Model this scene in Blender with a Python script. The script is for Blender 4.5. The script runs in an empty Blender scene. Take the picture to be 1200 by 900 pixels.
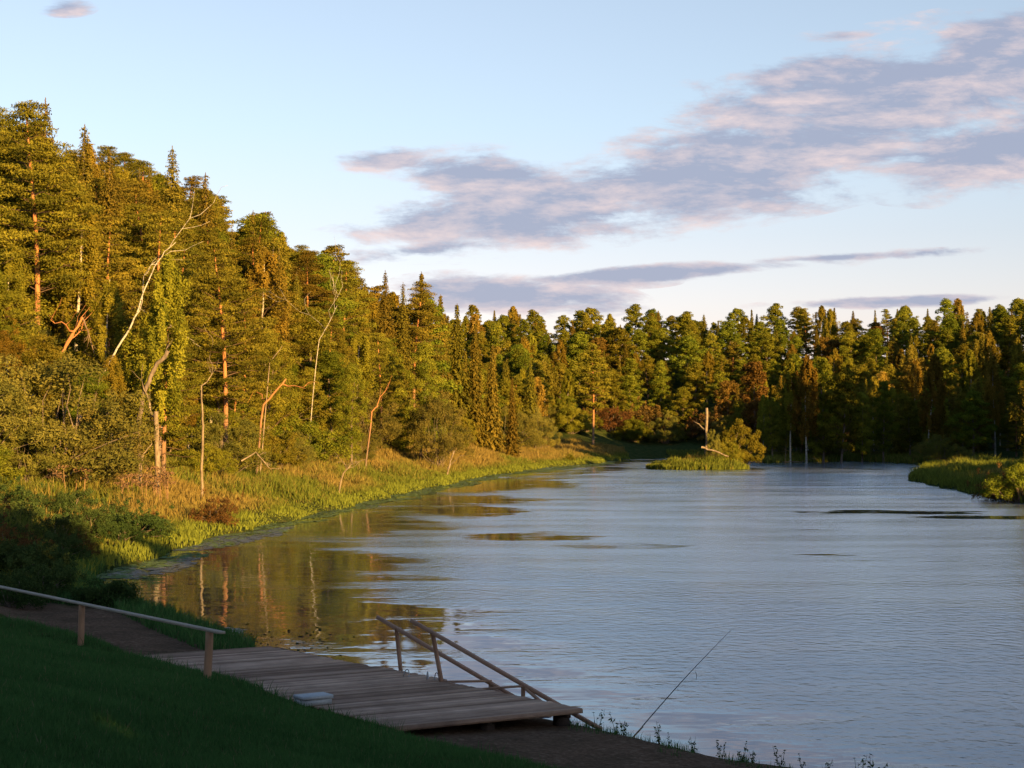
import bpy, math
import numpy as np
from mathutils import Vector, Matrix

scene = bpy.context.scene
COL = scene.collection
R = math.radians
TAU = 2 * math.pi

# ------------------------------------------------------------------ camera
FPX = 2000.0                     # focal length in pixels of a 1200 px wide picture
EYE = np.array([0.0, 0.0, 6.2])
PITCH = math.atan(55.0 / FPX)
cam_d = bpy.data.cameras.new('camera')
cam_d.sensor_width = 36.0
cam_d.lens = 36.0 * FPX / 1200.0
cam_d.clip_start = 0.1
cam_d.clip_end = 6000
cam = bpy.data.objects.new('camera', cam_d)
COL.objects.link(cam)
cam.location = EYE
cam.rotation_euler = (math.pi / 2 + PITCH, 0, 0)
scene.camera = cam


def ray(px, py):
    f = np.array([0, math.cos(PITCH), math.sin(PITCH)])
    u = np.array([0, -math.sin(PITCH), math.cos(PITCH)])
    return f + (px - 600) / FPX * np.array([1., 0, 0]) + (450 - py) / FPX * u


def at_z(px, py, z=0.0):
    d = ray(px, py)
    return EYE + d * ((z - EYE[2]) / d[2])


def at_y(px, py, y):
    d = ray(px, py)
    return EYE + d * (y / d[1])


# ------------------------------------------------------------------ noise
def _hash(ix, iy, seed):
    n = (ix * 374761393 + iy * 668265263 + seed * 1442695041) & 0x7fffffff
    n = ((n ^ (n >> 13)) * 1274126177) & 0x7fffffff
    return ((n ^ (n >> 16)) & 0xffff) / 65535.0


def vnoise(x, y, seed=0):
    x = np.asarray(x, float); y = np.asarray(y, float)
    ix = np.floor(x).astype(np.int64); iy = np.floor(y).astype(np.int64)
    fx = x - ix; fy = y - iy
    fx = fx * fx * (3 - 2 * fx); fy = fy * fy * (3 - 2 * fy)
    a = _hash(ix, iy, seed); b = _hash(ix + 1, iy, seed)
    c = _hash(ix, iy + 1, seed); d = _hash(ix + 1, iy + 1, seed)
    return (a * (1 - fx) + b * fx) * (1 - fy) + (c * (1 - fx) + d * fx) * fy


def fbm(x, y, seed=0, o=4):
    s = 0; a = .5; t = 0
    for i in range(o):
        s = s + a * vnoise(np.asarray(x) * 2 ** i, np.asarray(y) * 2 ** i, seed + i)
        t += a; a *= .5
    return s / t


def sstep(a, b, x):
    t = np.clip((np.asarray(x, float) - a) / (b - a), 0, 1)
    return t * t * (3 - 2 * t)


# ------------------------------------------------------------------ river outline
left_px = [(262, 745), (200, 720), (120, 690), (128, 668), (200, 645), (300, 618), (400, 597),
           (480, 577), (560, 560), (640, 548), (705, 543), (712, 540), (740, 538), (800, 537),
           (870, 541), (900, 543), (1000, 541), (1060, 543), (1085, 548), (1078, 555),
           (1065, 562), (1085, 568), (1130, 577), (1165, 585), (1200, 590)]
near = [(70, -80), (40, -10), (24, 14), (14, 25), (8.6, 29.2), (6.2, 30.8), (4.05, 32.4), (1.87, 35.6), (-1, 39), (-6, 46.5)]
shore = near + [tuple(at_z(px, py)[:2]) for px, py in left_px] + \
    [(46, 138), (50, 120), (60, 90), (74, 50), (95, 0), (120, -80)]
# subdivide with a little wobble
_pts = []
_rs = np.random.RandomState(5)
for i in range(len(shore)):
    a = np.array(shore[i]); b = np.array(shore[(i + 1) % len(shore)])
    L = np.linalg.norm(b - a)
    if i == len(shore) - 1:
        _pts.append(a); continue
    n = max(1, int(L / 4))
    nn = np.array([-(b - a)[1], (b - a)[0]]) / L
    amp = .25 if i < len(near) else .7
    for k in range(n):
        w = 0 if k == 0 else amp * _rs.uniform(-1, 1)
        _pts.append(a + (b - a) * k / n + nn * w)
SH = np.array(_pts)


def sdist_exact(x, y):
    """distance to the river's edge, positive on land"""
    x = np.asarray(x, float).ravel(); y = np.asarray(y, float).ravel()
    best = np.full(x.shape, 1e9); inside = np.zeros(x.shape, bool)
    for i in range(len(SH)):
        a = SH[i]; b = SH[(i + 1) % len(SH)]
        d = b - a; L2 = d @ d
        t = np.clip(((x - a[0]) * d[0] + (y - a[1]) * d[1]) / L2, 0, 1)
        q = np.hypot(x - a[0] - t * d[0], y - a[1] - t * d[1])
        best = np.minimum(best, q)
        c = ((a[1] > y) != (b[1] > y))
        with np.errstate(divide='ignore', invalid='ignore'):
            xi = a[0] + (y - a[1]) * (b[0] - a[0]) / (b[1] - a[1] + 1e-12)
        inside ^= c & (x < xi)
    return np.where(inside, -best, best)


_G1 = (np.arange(-130, 231, 1.0), np.arange(-90, 561, 1.0))
_G2 = (np.arange(-36, 20.1, .3), np.arange(4, 86.1, .3))


def _grid(g):
    X, Y = np.meshgrid(*g)
    return sdist_exact(X, Y).reshape(X.shape)


_D1 = _grid(_G1); _D2 = _grid(_G2)


def _bil(g, D, x, y):
    st = g[0][1] - g[0][0]
    fx = np.clip((x - g[0][0]) / st, 0, len(g[0]) - 1.001); fy = np.clip((y - g[1][0]) / st, 0, len(g[1]) - 1.001)
    i = fx.astype(int); j = fy.astype(int); fx = fx - i; fy = fy - j
    return (D[j, i] * (1 - fx) + D[j, i + 1] * fx) * (1 - fy) + (D[j + 1, i] * (1 - fx) + D[j + 1, i + 1] * fx) * fy


def sdist(x, y):
    x = np.asarray(x, float).ravel(); y = np.asarray(y, float).ravel()
    r = _bil(_G1, _D1, x, y)
    r2 = _bil(_G2, _D2, x, y)
    r = np.where((x > -36) & (x < 20) & (y > 4) & (y < 86), r2, r)
    out = np.hypot(np.maximum(np.maximum(_G1[0][0] - x, x - _G1[0][-1]), 0), np.maximum(np.maximum(_G1[1][0] - y, y - _G1[1][-1]), 0))
    return np.where(r > 0, r + out, r)


ISL = (30.3, 279.0, 8.2, 9.0)      # island ellipse


def terrain(x, y):
    x = np.asarray(x, float); y = np.asarray(y, float)
    shp = x.shape
    x = x.ravel(); y = y.ravel()
    s = sdist(x, y)
    sp = np.maximum(s, 0)
    znear = np.interp(sp, [0, .5, 2.5, 5, 5.6, 7.8, 12, 30, 60], [0, .12, .22, .3, .4, 1.62, 3.4, 7, 8])
    plane = np.clip(4.6 - .159 * x - .123 * y, 1.0, 6.2)
    plane = np.where(y > 36, np.maximum(plane, 1.6), plane)
    plane = plane - .22 * sstep(-5.5, -3.2, x) * sstep(8, 16, y)
    znear = np.minimum(znear, plane)
    zleft = np.interp(sp, [0, .5, 3, 8, 14, 20, 34, 52, 70, 300], [0, .25, .7, 1.6, 3.2, 6.2, 13., 19.5, 21, 16])
    zleft = zleft * (1 + .25 * sstep(150, 230, y))
    zfar = np.interp(sp, [0, .5, 10, 40, 55, 80, 115, 135, 150, 900], [0, .25, .9, 2.8, 6, 14.5, 25, 28, 28, 20])
    zfar = zfar * (1 + .9 * (1 - sstep(16, 34, x)) * (1 - sstep(40, 70, sp)))
    zright = np.interp(sp, [0, .5, 6, 20, 60, 120, 900], [0, .3, .9, 1.8, 6, 10, 12])
    wn = 1 - sstep(52, 72, y)
    wf = sstep(270, 320, y)
    wr = sstep(18, 36, x)
    base = zleft * (1 - wr) + zright * wr
    base = base * (1 - wf) + zfar * wf
    z = base * (1 - wn) + znear * wn * (1 - wr) + zright * wn * wr
    z = z + (fbm(x * .15, y * .15, 3) - .5) * .5 * sstep(3, 14, sp) * (1 - wn)
    z = z + (fbm(x * .7, y * .7, 9) - .5) * .16 * sstep(.3, 3, sp)
    z = np.where(s < 0, np.maximum(-1.6, s * .35) - .02, z)
    r = np.hypot((x - ISL[0]) / ISL[2], (y - ISL[1]) / ISL[3])
    zi = .75 * (1 - r ** 2) + .1
    z = np.where(r < 1.3, np.maximum(z, np.maximum(zi, -1)), z)
    return z.reshape(shp)


def T(x, y):
    return float(terrain(np.array([x]), np.array([y]))[0])


_ts = np.concatenate([np.arange(12, 120, .4), np.arange(120, 600, 1.5)])


def hit(px, py):
    """where the sight line through that picture point meets the ground"""
    d = ray(px, py)
    P = EYE[None] + d[None] * (_ts / d[1])[:, None]
    g = terrain(P[:, 0], P[:, 1])
    k = np.where(P[:, 2] <= np.maximum(g, 0))[0]
    if len(k) == 0:
        k = [len(_ts) - 1]
    p = P[k[0]]
    return Vector((p[0], p[1], max(0, float(g[k[0]]))))


# ------------------------------------------------------------------ mesh building
class MB:
    def __init__(s):
        s.V = []; s.F = []; s.T = []; s.n = 0

    def add(s, v, f, tint=0.5):
        v = np.asarray(v, float)
        s.V.append(v)
        s.F.append(np.asarray(f, np.int64) + s.n)
        s.T.append(np.full(len(v), tint) if np.isscalar(tint) else np.asarray(tint, float))
        s.n += len(v)

    def rhombs(s, C, N, size, aspect, rng, tint, axis=None):
        n = len(C)
        if n == 0: return
        N = N / (np.linalg.norm(N, axis=1, keepdims=True) + 1e-9)
        A = rng.normal(size=(n, 3)) if axis is None else axis
        Tn = A - (A * N).sum(1, keepdims=True) * N
        Tn /= np.linalg.norm(Tn, axis=1, keepdims=True) + 1e-9
        B = np.cross(N, Tn)
        h = (size * .5)[:, None] if not np.isscalar(size) else size * .5
        q = np.stack([C + Tn * h, C + B * h * aspect, C - Tn * h, C - B * h * aspect], 1).reshape(-1, 3)
        s.add(q, np.arange(4 * n).reshape(n, 4), np.repeat(tint, 4) if not np.isscalar(tint) else tint)

    def tube(s, P, r, k=6, tint=.5):
        P = np.asarray(P, float); n = len(P)
        r = np.broadcast_to(np.asarray(r, float), (n,))
        D = np.gradient(P, axis=0)
        D /= np.linalg.norm(D, axis=1, keepdims=True) + 1e-9
        ref = np.array([1., .1, 0]) if abs(D[0][2]) > .8 else np.array([0, 0, 1.])
        A = np.cross(D, ref); A /= np.linalg.norm(A, axis=1, keepdims=True) + 1e-9
        B = np.cross(D, A)
        a = np.arange(k) * TAU / k
        ring = P[:, None] + (A[:, None] * np.cos(a)[None, :, None] + B[:, None] * np.sin(a)[None, :, None]) * r[:, None, None]
        v = ring.reshape(-1, 3)
        i = np.arange(n - 1)[:, None] * k; j = np.arange(k)[None]; j2 = (j + 1) % k
        f = np.stack([i + j, i + j2, i + k + j2, i + k + j], -1).reshape(-1, 4)
        s.add(v, f, tint)
        for base, c in ((0, P[0]), ((n - 1) * k, P[-1])):       # end caps
            m = s.n
            s.V.append(np.array([c])); s.T.append(np.array([float(tint) if np.isscalar(tint) else .5])); s.n += 1
            off = m - len(v) if base == 0 else m - 1 - len(v)
            st = off + base
            for q in range(0, k, 2):
                s.F.append(np.array([[m, st + q, st + (q + 1) % k, st + (q + 2) % k]]))

    def box(s, c, ax, ay, az, sx, sy, sz, tint=.5, ch=0.0):
        """box at centre c with unit axes; ch chamfers the top edges"""
        c = np.asarray(c, float)
        ax, ay, az = [np.asarray(q, float) for q in (ax, ay, az)]
        lv = []
        for (zz, e) in ((-.5, 0), (.5 - (ch / sz if sz else 0), 0), (.5, ch)):
            for (a, b) in ((-1, -1), (1, -1), (1, 1), (-1, 1)):
                lv.append(c + ax * a * (sx / 2 - e) + ay * b * (sy / 2 - e) + az * zz * sz)
        if ch <= 0:
            lv = lv[:4] + lv[8:]
            f = [[3, 2, 1, 0], [4, 5, 6, 7]] + [[i, (i + 1) % 4, 4 + (i + 1) % 4, 4 + i] for i in range(4)]
        else:
            f = [[3, 2, 1, 0], [8, 9, 10, 11]] + [[i, (i + 1) % 4, 4 + (i + 1) % 4, 4 + i] for i in range(4)] + \
                [[4 + i, 4 + (i + 1) % 4, 8 + (i + 1) % 4, 8 + i] for i in range(4)]
        s.add(np.array(lv), f, tint)

    def mesh(s, name, mat, smooth=False):
        me = bpy.data.meshes.new(name)
        V = np.concatenate(s.V); F = np.concatenate(s.F)
        me.vertices.add(len(V)); me.vertices.foreach_set('co', V.astype(np.float32).ravel())
        me.loops.add(F.size); me.loops.foreach_set('vertex_index', F.astype(np.int32).ravel())
        me.polygons.add(len(F))
        me.polygons.foreach_set('loop_start', np.arange(0, F.size, 4, dtype=np.int32))
        me.polygons.foreach_set('loop_total', np.full(len(F), 4, dtype=np.int32))
        me.update(calc_edges=True)
        me.validate()
        at = me.attributes.new('tint', 'FLOAT', 'POINT')
        at.data.foreach_set('value', np.concatenate(s.T).astype(np.float32))
        if smooth:
            me.polygons.foreach_set('use_smooth', np.ones(len(me.polygons), bool))
        me.materials.append(mat)
        return me

    def obj(s, name, mat, parent=None, smooth=False, loc=None):
        o = bpy.data.objects.new(name, s.mesh(name, mat, smooth))
        COL.objects.link(o)
        if parent is not None: o.parent = parent
        if loc is not None: o.location = loc
        return o


def tag(o, label=None, cat=None, group=None, kind=None):
    if label: o['label'] = label
    if cat: o['category'] = cat
    if group: o['group'] = group
    if kind: o['kind'] = kind
    return o


def empty(name, loc=(0, 0, 0), rz=0, scale=1):
    o = bpy.data.objects.new(name, None)
    o.empty_display_size = .3
    COL.objects.link(o); o.location = loc; o.rotation_euler = (0, 0, rz)
    o.scale = (scale,) * 3 if np.isscalar(scale) else scale
    return o


# ------------------------------------------------------------------ materials
class NT:
    def __init__(s, name):
        s.m = bpy.data.materials.new(name); s.m.use_nodes = True
        s.t = s.m.node_tree; s.t.nodes.clear()
        s.out = s.n('ShaderNodeOutputMaterial')

    def n(s, typ, **kw):
        nd = s.t.nodes.new(typ)
        for k, v in kw.items():
            if k.startswith('i_'):
                key = k[2:]
                key = int(key) if key.isdigit() else key.replace('_', ' ')
                nd.inputs[key].default_value = v
            else:
                setattr(nd, k, v)
        return nd

    def l(s, a, b):
        s.t.links.new(a, b)

    def math(s, op, a, b=None, clamp=False):
        nd = s.n('ShaderNodeMath', operation=op, use_clamp=clamp)
        for i, q in enumerate((a, b)):
            if q is None: continue
            if hasattr(q, 'links'): s.l(q, nd.inputs[i])
            else: nd.inputs[i].default_value = q
        return nd.outputs[0]

    def mix(s, fac, a, b, blend='MIX'):
        nd = s.n('ShaderNodeMix', data_type='RGBA', blend_type=blend)
        for key, q in ((0, fac), (6, a), (7, b)):
            if hasattr(q, 'links'): s.l(q, nd.inputs[key])
            else: nd.inputs[key].default_value = q if np.isscalar(q) else (*q, 1) if len(q) == 3 else q
        return nd.outputs[2]

    def ramp(s, fac, stops):
        nd = s.n('ShaderNodeValToRGB')
        e = nd.color_ramp.elements
        while len(e) < len(stops): e.new(.5)
        for q, (p, c) in zip(e, stops):
            q.position = p; q.color = (*c, 1) if len(c) == 3 else c
        s.l(fac, nd.inputs[0])
        return nd.outputs[0]

    def noise(s, scale, detail=3, vec=None, rough=.5, mapping=None):
        nd = s.n('ShaderNodeTexNoise')
        nd.inputs['Scale'].default_value = scale; nd.inputs['Detail'].default_value = detail
        nd.inputs['Roughness'].default_value = rough
        if vec is not None:
            if mapping:
                mp = s.n('ShaderNodeMapping'); mp.inputs['Scale'].default_value = mapping
                s.l(vec, mp.inputs[0]); vec = mp.outputs[0]
            s.l(vec, nd.inputs['Vector'])
        return nd.outputs[0]


def foliage_mat(name, c_dark, c_light, trans=.28, hue=.05, patch=0):
    t = NT(name)
    at = t.n('ShaderNodeAttribute', attribute_name='tint')
    oi = t.n('ShaderNodeObjectInfo')
    col = t.mix(at.outputs['Fac'], c_dark, c_light)
    hs = t.n('ShaderNodeHueSaturation')
    h = t.math('ADD', t.math('MULTIPLY', oi.outputs['Random'], hue), .5 - hue * .6)
    rv = t.math('FRACT', t.math('MULTIPLY', oi.outputs['Random'], 7.31))
    v = t.math('ADD', t.math('MULTIPLY', rv, .5), .75)
    t.l(h, hs.inputs['Hue']); t.l(v, hs.inputs['Value']); t.l(col, hs.inputs['Color'])
    c = hs.outputs[0]
    d = t.n('ShaderNodeBsdfDiffuse'); t.l(c, d.inputs[0])
    tr = t.n('ShaderNodeBsdfTranslucent'); t.l(c, tr.inputs[0])
    mx = t.n('ShaderNodeMixShader'); mx.inputs[0].default_value = trans
    t.l(d.outputs[0], mx.inputs[1]); t.l(tr.outputs[0], mx.inputs[2])
    t.l(mx.outputs[0], t.out.inputs[0])
    return t.m


M_pine = foliage_mat('pine_needles', (.068, .068, .011), (.190, .160, .021), .2, .05)
M_spruce = foliage_mat('spruce_needles', (.060, .058, .011), (.165, .135, .019), .15, .05)
M_leaf = foliage_mat('broad_leaves', (.080, .103, .013), (.205, .205, .023), .35, .07)
M_birch = foliage_mat('birch_leaves', (.105, .105, .013), (.240, .198, .024), .35, .07)
M_willow = foliage_mat('willow_leaves', (.095, .102, .025), (.215, .200, .042), .3, .05)
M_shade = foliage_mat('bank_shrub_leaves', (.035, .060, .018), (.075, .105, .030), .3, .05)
M_red = foliage_mat('rusty_leaves', (.080, .050, .018), (.150, .085, .026), .3, .04)
M_rust = foliage_mat('fading_leaves', (.100, .075, .016), (.200, .135, .026), .3, .05)
M_yellow = foliage_mat('autumn_leaves', (.16, .13, .02), (.30, .23, .04), .35, .04)


def grass_mat(name, a, b, c, d, scale=.12):
    """a,b: greens by blade; c,d: dry straw colours that take over in patches"""
    t = NT(name)
    at = t.n('ShaderNodeAttribute', attribute_name='tint')
    dry = t.n('ShaderNodeAttribute', attribute_name='dry')
    g = t.mix(at.outputs['Fac'], a, b)
    e = t.mix(at.outputs['Fac'], c, d)
    col = t.mix(dry.outputs['Fac'], g, e)
    df = t.n('ShaderNodeBsdfDiffuse'); t.l(col, df.inputs[0])
    tr = t.n('ShaderNodeBsdfTranslucent'); t.l(col, tr.inputs[0])
    mx = t.n('ShaderNodeMixShader'); mx.inputs[0].default_value = .3
    t.l(df.outputs[0], mx.inputs[1]); t.l(tr.outputs[0], mx.inputs[2])
    t.l(mx.outputs[0], t.out.inputs[0])
    return t.m


M_lawn = grass_mat('lawn_blades', (.030, .080, .022), (.080, .165, .046), (.12, .12, .05), (.17, .16, .08))
M_bank = grass_mat('bank_blades', (.075, .095, .018), (.170, .200, .032), (.16, .115, .034), (.30, .225, .068))


def bark_mat(name, c1, c2, scale=6, c3=None, stretch=(1, 1, .25), bump=.3, white=False, zr=(2, 9)):
    t = NT(name)
    tc = t.n('ShaderNodeTexCoord')
    n1 = t.noise(scale, 5, tc.outputs['Object'], .65, stretch)
    f = t.ramp(n1, [(.35, (0, 0, 0)), (.65, (1, 1, 1))])
    col = t.mix(f, c1, c2)
    if white:
        n2 = t.noise(3.0, 3, tc.outputs['Object'], .6, (1, 1, 4))
        col = t.mix(t.ramp(n2, [(.56, (0, 0, 0)), (.62, (1, 1, 1))]), col, (.04, .035, .03))
    if c3:
        sp = t.n('ShaderNodeSeparateXYZ'); t.l(tc.outputs['Object'], sp.inputs[0])
        mr = t.n('ShaderNodeMapRange'); mr.inputs[1].default_value = zr[0]; mr.inputs[2].default_value = zr[1]
        t.l(sp.outputs[2], mr.inputs[0])
        c4 = t.mix(f, c3, tuple(q * 1.35 for q in c3))
        col = t.mix(mr.outputs[0], col, c4)
    at = t.n('ShaderNodeAttribute', attribute_name='tint')
    col = t.mix(t.math('MULTIPLY', at.outputs['Fac'], 2.0, True), (.10, .065, .045), col)
    b = t.n('ShaderNodeBsdfPrincipled'); t.l(col, b.inputs['Base Color']); b.inputs['Roughness'].default_value = .9
    b.inputs['Specular IOR Level'].default_value = .1
    bp = t.n('ShaderNodeBump'); bp.inputs['Strength'].default_value = bump; t.l(n1, bp.inputs['Height'])
    t.l(bp.outputs[0], b.inputs['Normal'])
    t.l(b.outputs[0], t.out.inputs[0])
    return t.m


M_pbark = bark_mat('pine_bark', (.11, .075, .055), (.20, .14, .10), 5, (.31, .135, .055))
M_sbark = bark_mat('spruce_bark', (.09, .07, .055), (.18, .14, .11), 6)
M_bbark = bark_mat('birch_bark', (.30, .265, .22), (.46, .42, .36), 5, white=True)
M_grey = bark_mat('dead_wood', (.11, .085, .06), (.27, .21, .15), 5, stretch=(1, 1, .35), bump=.6)
M_dry = bark_mat('dry_stalks', (.17, .10, .055), (.28, .17, .09), 8)


def wood_mat(name, dark, light, grain=(1, 14, 14), wear=.3, rough=.75):
    """sawn wood; grain runs along the object's x axis; every board has its own tint"""
    t = NT(name)
    tc = t.n('ShaderNodeTexCoord')
    at = t.n('ShaderNodeAttribute', attribute_name='tint')
    n1 = t.noise(2.2, 6, tc.outputs['Object'], .7, grain)
    n2 = t.noise(1.3, 4, tc.outputs['Object'], .6)
    f = t.math('ADD', t.math('MULTIPLY', n1, .6), t.math('MULTIPLY', at.outputs['Fac'], .55))
    col = t.ramp(t.math('SUBTRACT', f, .1), [(.15, dark), (.55, tuple((a + b) / 2 for a, b in zip(dark, light))), (.85, light)])
    col = t.mix(t.math('MULTIPLY', t.ramp(n2, [(.4, (0, 0, 0)), (.7, (1, 1, 1))]), wear), col, tuple(q * .45 for q in dark))
    b = t.n('ShaderNodeBsdfPrincipled'); t.l(col, b.inputs['Base Color']); b.inputs['Roughness'].default_value = rough
    b.inputs['Specular IOR Level'].default_value = .04
    bp = t.n('ShaderNodeBump'); bp.inputs['Strength'].default_value = .35; bp.inputs['Distance'].default_value = .02
    t.l(n1, bp.inputs['Height']); t.l(bp.outputs[0], b.inputs['Normal'])
    t.l(b.outputs[0], t.out.inputs[0])
    return t.m


M_deck = wood_mat('deck_boards', (.18, .098, .062), (.66, .43, .30), (1.2, 10, 10), .4)
M_rail = wood_mat('railing_wood', (.27, .14, .08), (.52, .30, .18), (8, 8, 1.2), .4)
M_plank = wood_mat('top_rail_wood', (.30, .24, .18), (.50, .41, .33), (1.2, 12, 12), .3)
M_beam = wood_mat('dark_beam_wood', (.06, .042, .035), (.12, .09, .075), (2, 8, 8), .5)  # darker wood tone for the beams, support blocks and piles


def plain(name, col, rough=.6, metal=0, nscale=8, var=.25):
    t = NT(name)
    tc = t.n('ShaderNodeTexCoord')
    n1 = t.noise(nscale, 4, tc.outputs['Object'])
    c = t.mix(t.ramp(n1, [(.3, (0, 0, 0)), (.7, (1, 1, 1))]), tuple(q * (1 - var) for q in col), col)
    b = t.n('ShaderNodeBsdfPrincipled'); t.l(c, b.inputs['Base Color'])
    b.inputs['Roughness'].default_value = rough; b.inputs['Metallic'].default_value = metal
    t.l(b.outputs[0], t.out.inputs[0])
    return t.m


M_box = plain('weathered_white_foam', (.44, .44, .44), .7, 0, 14, .2)
M_rod = plain('rod_carbon', (.03, .03, .035), .35)
M_cork = plain('cork_grip', (.22, .14, .08), .8)
M_wire = plain('galvanised_wire', (.35, .35, .37), .4, .8)

# ground
t = NT('ground_soil_and_turf')
geo = t.n('ShaderNodeNewGeometry')
so = t.n('ShaderNodeAttribute', attribute_name='soil')
n1 = t.noise(.9, 6, geo.outputs['Position'], .65)
n2 = t.noise(9, 5, geo.outputs['Position'], .7)
soil = t.ramp(n2, [(.3, (.10, .058, .036)), (.55, (.18, .108, .070)), (.75, (.30, .20, .14))])
soil = t.mix(t.math('MULTIPLY', t.ramp(n1, [(.35, (0, 0, 0)), (.65, (1, 1, 1))]), .5), soil, (.045, .036, .022))
turf = t.ramp(n1, [(.3, (.018, .035, .010)), (.5, (.045, .060, .018)), (.7, (.085, .075, .028))])
sf = t.math('ADD', so.outputs['Fac'], t.math('MULTIPLY', t.math('SUBTRACT', n1, .5), .9), clamp=True)
col = t.mix(t.ramp(sf, [(.38, (0, 0, 0)), (.58, (1, 1, 1))]), turf, soil)
b = t.n('ShaderNodeBsdfDiffuse'); t.l(col, b.inputs[0])
bp = t.n('ShaderNodeBump'); bp.inputs['Strength'].default_value = .8; bp.inputs['Distance'].default_value = .08
t.l(n2, bp.inputs['Height']); t.l(bp.outputs[0], b.inputs['Normal'])
t.l(b.outputs[0], t.out.inputs[0])
M_ground = t.m

# river water: body and Fresnel reflection tinted blue in place of bluer sky light; wind ripples where it is not sheltered
t = NT('river_water')
geo = t.n('ShaderNodeNewGeometry')
ca = t.n('ShaderNodeAttribute', attribute_name='wind')
pos = geo.outputs['Position']
patch = t.noise(.05, 5, pos, .6, (1.0, .55, 1))
patch2 = t.noise(.22, 4, pos, .6, (.6, 1.5, 1))
wv = t.math('ADD', ca.outputs['Fac'], t.math('MULTIPLY', t.math('SUBTRACT', patch, .5), 1.5))
wv = t.math('ADD', wv, t.math('MULTIPLY', t.math('SUBTRACT', patch2, .5), .9), clamp=True)
wind = t.ramp(wv, [(.30, (.0, .0, .0)), (.52, (1, 1, 1))])
w1 = t.noise(2.8, 2, pos, .40, (1.0, .8, 1))
w2 = t.noise(8.0, 1, pos, .4, (1.0, .7, 1))
w3 = t.noise(.6, 2, pos, .5, (1.0, 1.0, 1))
hgt = t.math('ADD', t.math('MULTIPLY', w1, .027), t.math('MULTIPLY', w2, .007))
amp = t.math('ADD', t.math('MULTIPLY', wind, .9), .012)
hgt = t.math('ADD', t.math('MULTIPLY', hgt, amp), t.math('MULTIPLY', w3, .012))
bp = t.n('ShaderNodeBump'); bp.inputs['Strength'].default_value = 1; bp.inputs['Distance'].default_value = 1.0
t.l(hgt, bp.inputs['Height'])
lane = t.ramp(t.noise(.11, 5, pos, .65, (.45, 1.6, 1)), [(.34, (.58, .58, .58)), (.66, (1, 1, 1))])
hgt = t.math('MULTIPLY', hgt, t.math('MULTIPLY', lane, 1.5))
t.l(hgt, bp.inputs['Height'])
gl = t.n('ShaderNodeBsdfGlossy'); t.l(t.math('ADD', t.math('MULTIPLY', t.math('MULTIPLY', wind, lane), .20), .03), gl.inputs['Roughness'])
gl.inputs[0].default_value = (.84, .93, 1.0, 1)
t.l(bp.outputs[0], gl.inputs['Normal'])
df = t.n('ShaderNodeBsdfDiffuse'); df.inputs[0].default_value = (.020, .036, .062, 1)  # blue in the body colour stands in for reflected high sky
fr = t.n('ShaderNodeFresnel'); fr.inputs[0].default_value = 1.5
mx = t.n('ShaderNodeMixShader'); t.l(fr.outputs[0], mx.inputs[0])
t.l(df.outputs[0], mx.inputs[1]); t.l(gl.outputs[0], mx.inputs[2])
t.l(mx.outputs[0], t.out.inputs[0])
M_water = t.m

M_algae_green = plain('duckweed', (.13, .22, .02), .8, 0, 1.2, .6)
M_algae_grey = plain('grey_algae_film', (.13, .15, .15), .4, 0, 2, .5)

# ------------------------------------------------------------------ ground and water sheets
def axis(stops):
    out = []
    for (a, b, st) in stops:
        out += list(np.arange(a, b, st))
    out.append(stops[-1][1])
    return np.array(out)


def sheet(name, gx, gy, zf, mat, attrs, smooth=True):
    X, Y = np.meshgrid(gx, gy)
    Z = zf(X, Y)
    m = MB()
    nx = len(gx); ny = len(gy)
    i = np.arange(ny - 1)[:, None] * nx; j = np.arange(nx - 1)[None]
    F = np.stack([i + j, i + j + 1, i + nx + j + 1, i + nx + j], -1).reshape(-1, 4)
    m.add(np.stack([X, Y, Z], -1).reshape(-1, 3), F)
    o = m.obj(name, mat, smooth=smooth)
    for an, fn in attrs.items():
        at = o.data.attributes.new(an, 'FLOAT', 'POINT')
        at.data.foreach_set('value', fn(X.ravel(), Y.ravel()).astype(np.float32))
    tag(o, kind='structure')
    return o


GX = axis([(-2600, -300, 230), (-300, -120, 12), (-120, -40, 2.5), (-40, -16, 1.0), (-16, 10, .35), (10, 60, 1.0), (60, 140, 3), (140, 300, 12), (300, 2600, 230)])
GY = axis([(-900, -100, 100), (-100, 8, 6), (8, 60, .35), (60, 130, 1.0), (130, 420, 2.0), (420, 560, 6), (560, 1000, 60), (1000, 4000, 500)])


def soil_attr(x, y):
    s = sdist(x, y)
    a = (1 - sstep(5.9, 7.0, s + (fbm(x * .6, y * .6, 4) - .5) * 1.2)) * (s > -3) * (1 - sstep(54, 62, y)) * (x < 20)
    return np.clip(a, 0, 1)


ground = sheet('ground', GX, GY, terrain, M_ground, {'soil': soil_attr})
WX = axis([(-200, -40, 20), (-40, 80, 1.0), (80, 400, 20)])
WY = axis([(-200, 20, 20), (20, 200, .8), (200, 340, 2), (340, 420, 8)])


def wind_attr(x, y):
    # the high left bank shelters the water under it
    bank_x = np.interp(y, [30, 60, 90, 120, 172, 230, 300, 420], [0, -9, -17, -14, -9, -3, 8, 25])
    d = x - bank_x
    v = .5 * sstep(3, 12 + .05 * y, d - 3.0 * (fbm(x * .03, y * .06, 8) - .5) * 2) + .30
    for (px, py, hw, hd, k) in SLICKS:       # smooth slicks where the current keeps the wind ripples down
        c = at_z(px, py)
        r = np.hypot((x - c[0]) / hw, (y - c[1]) / hd) + (fbm(x * .25, y * .25, 12) - .5) * .8
        v = v - k * (1 - sstep(.5, 1.0, r))
    return v


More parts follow.
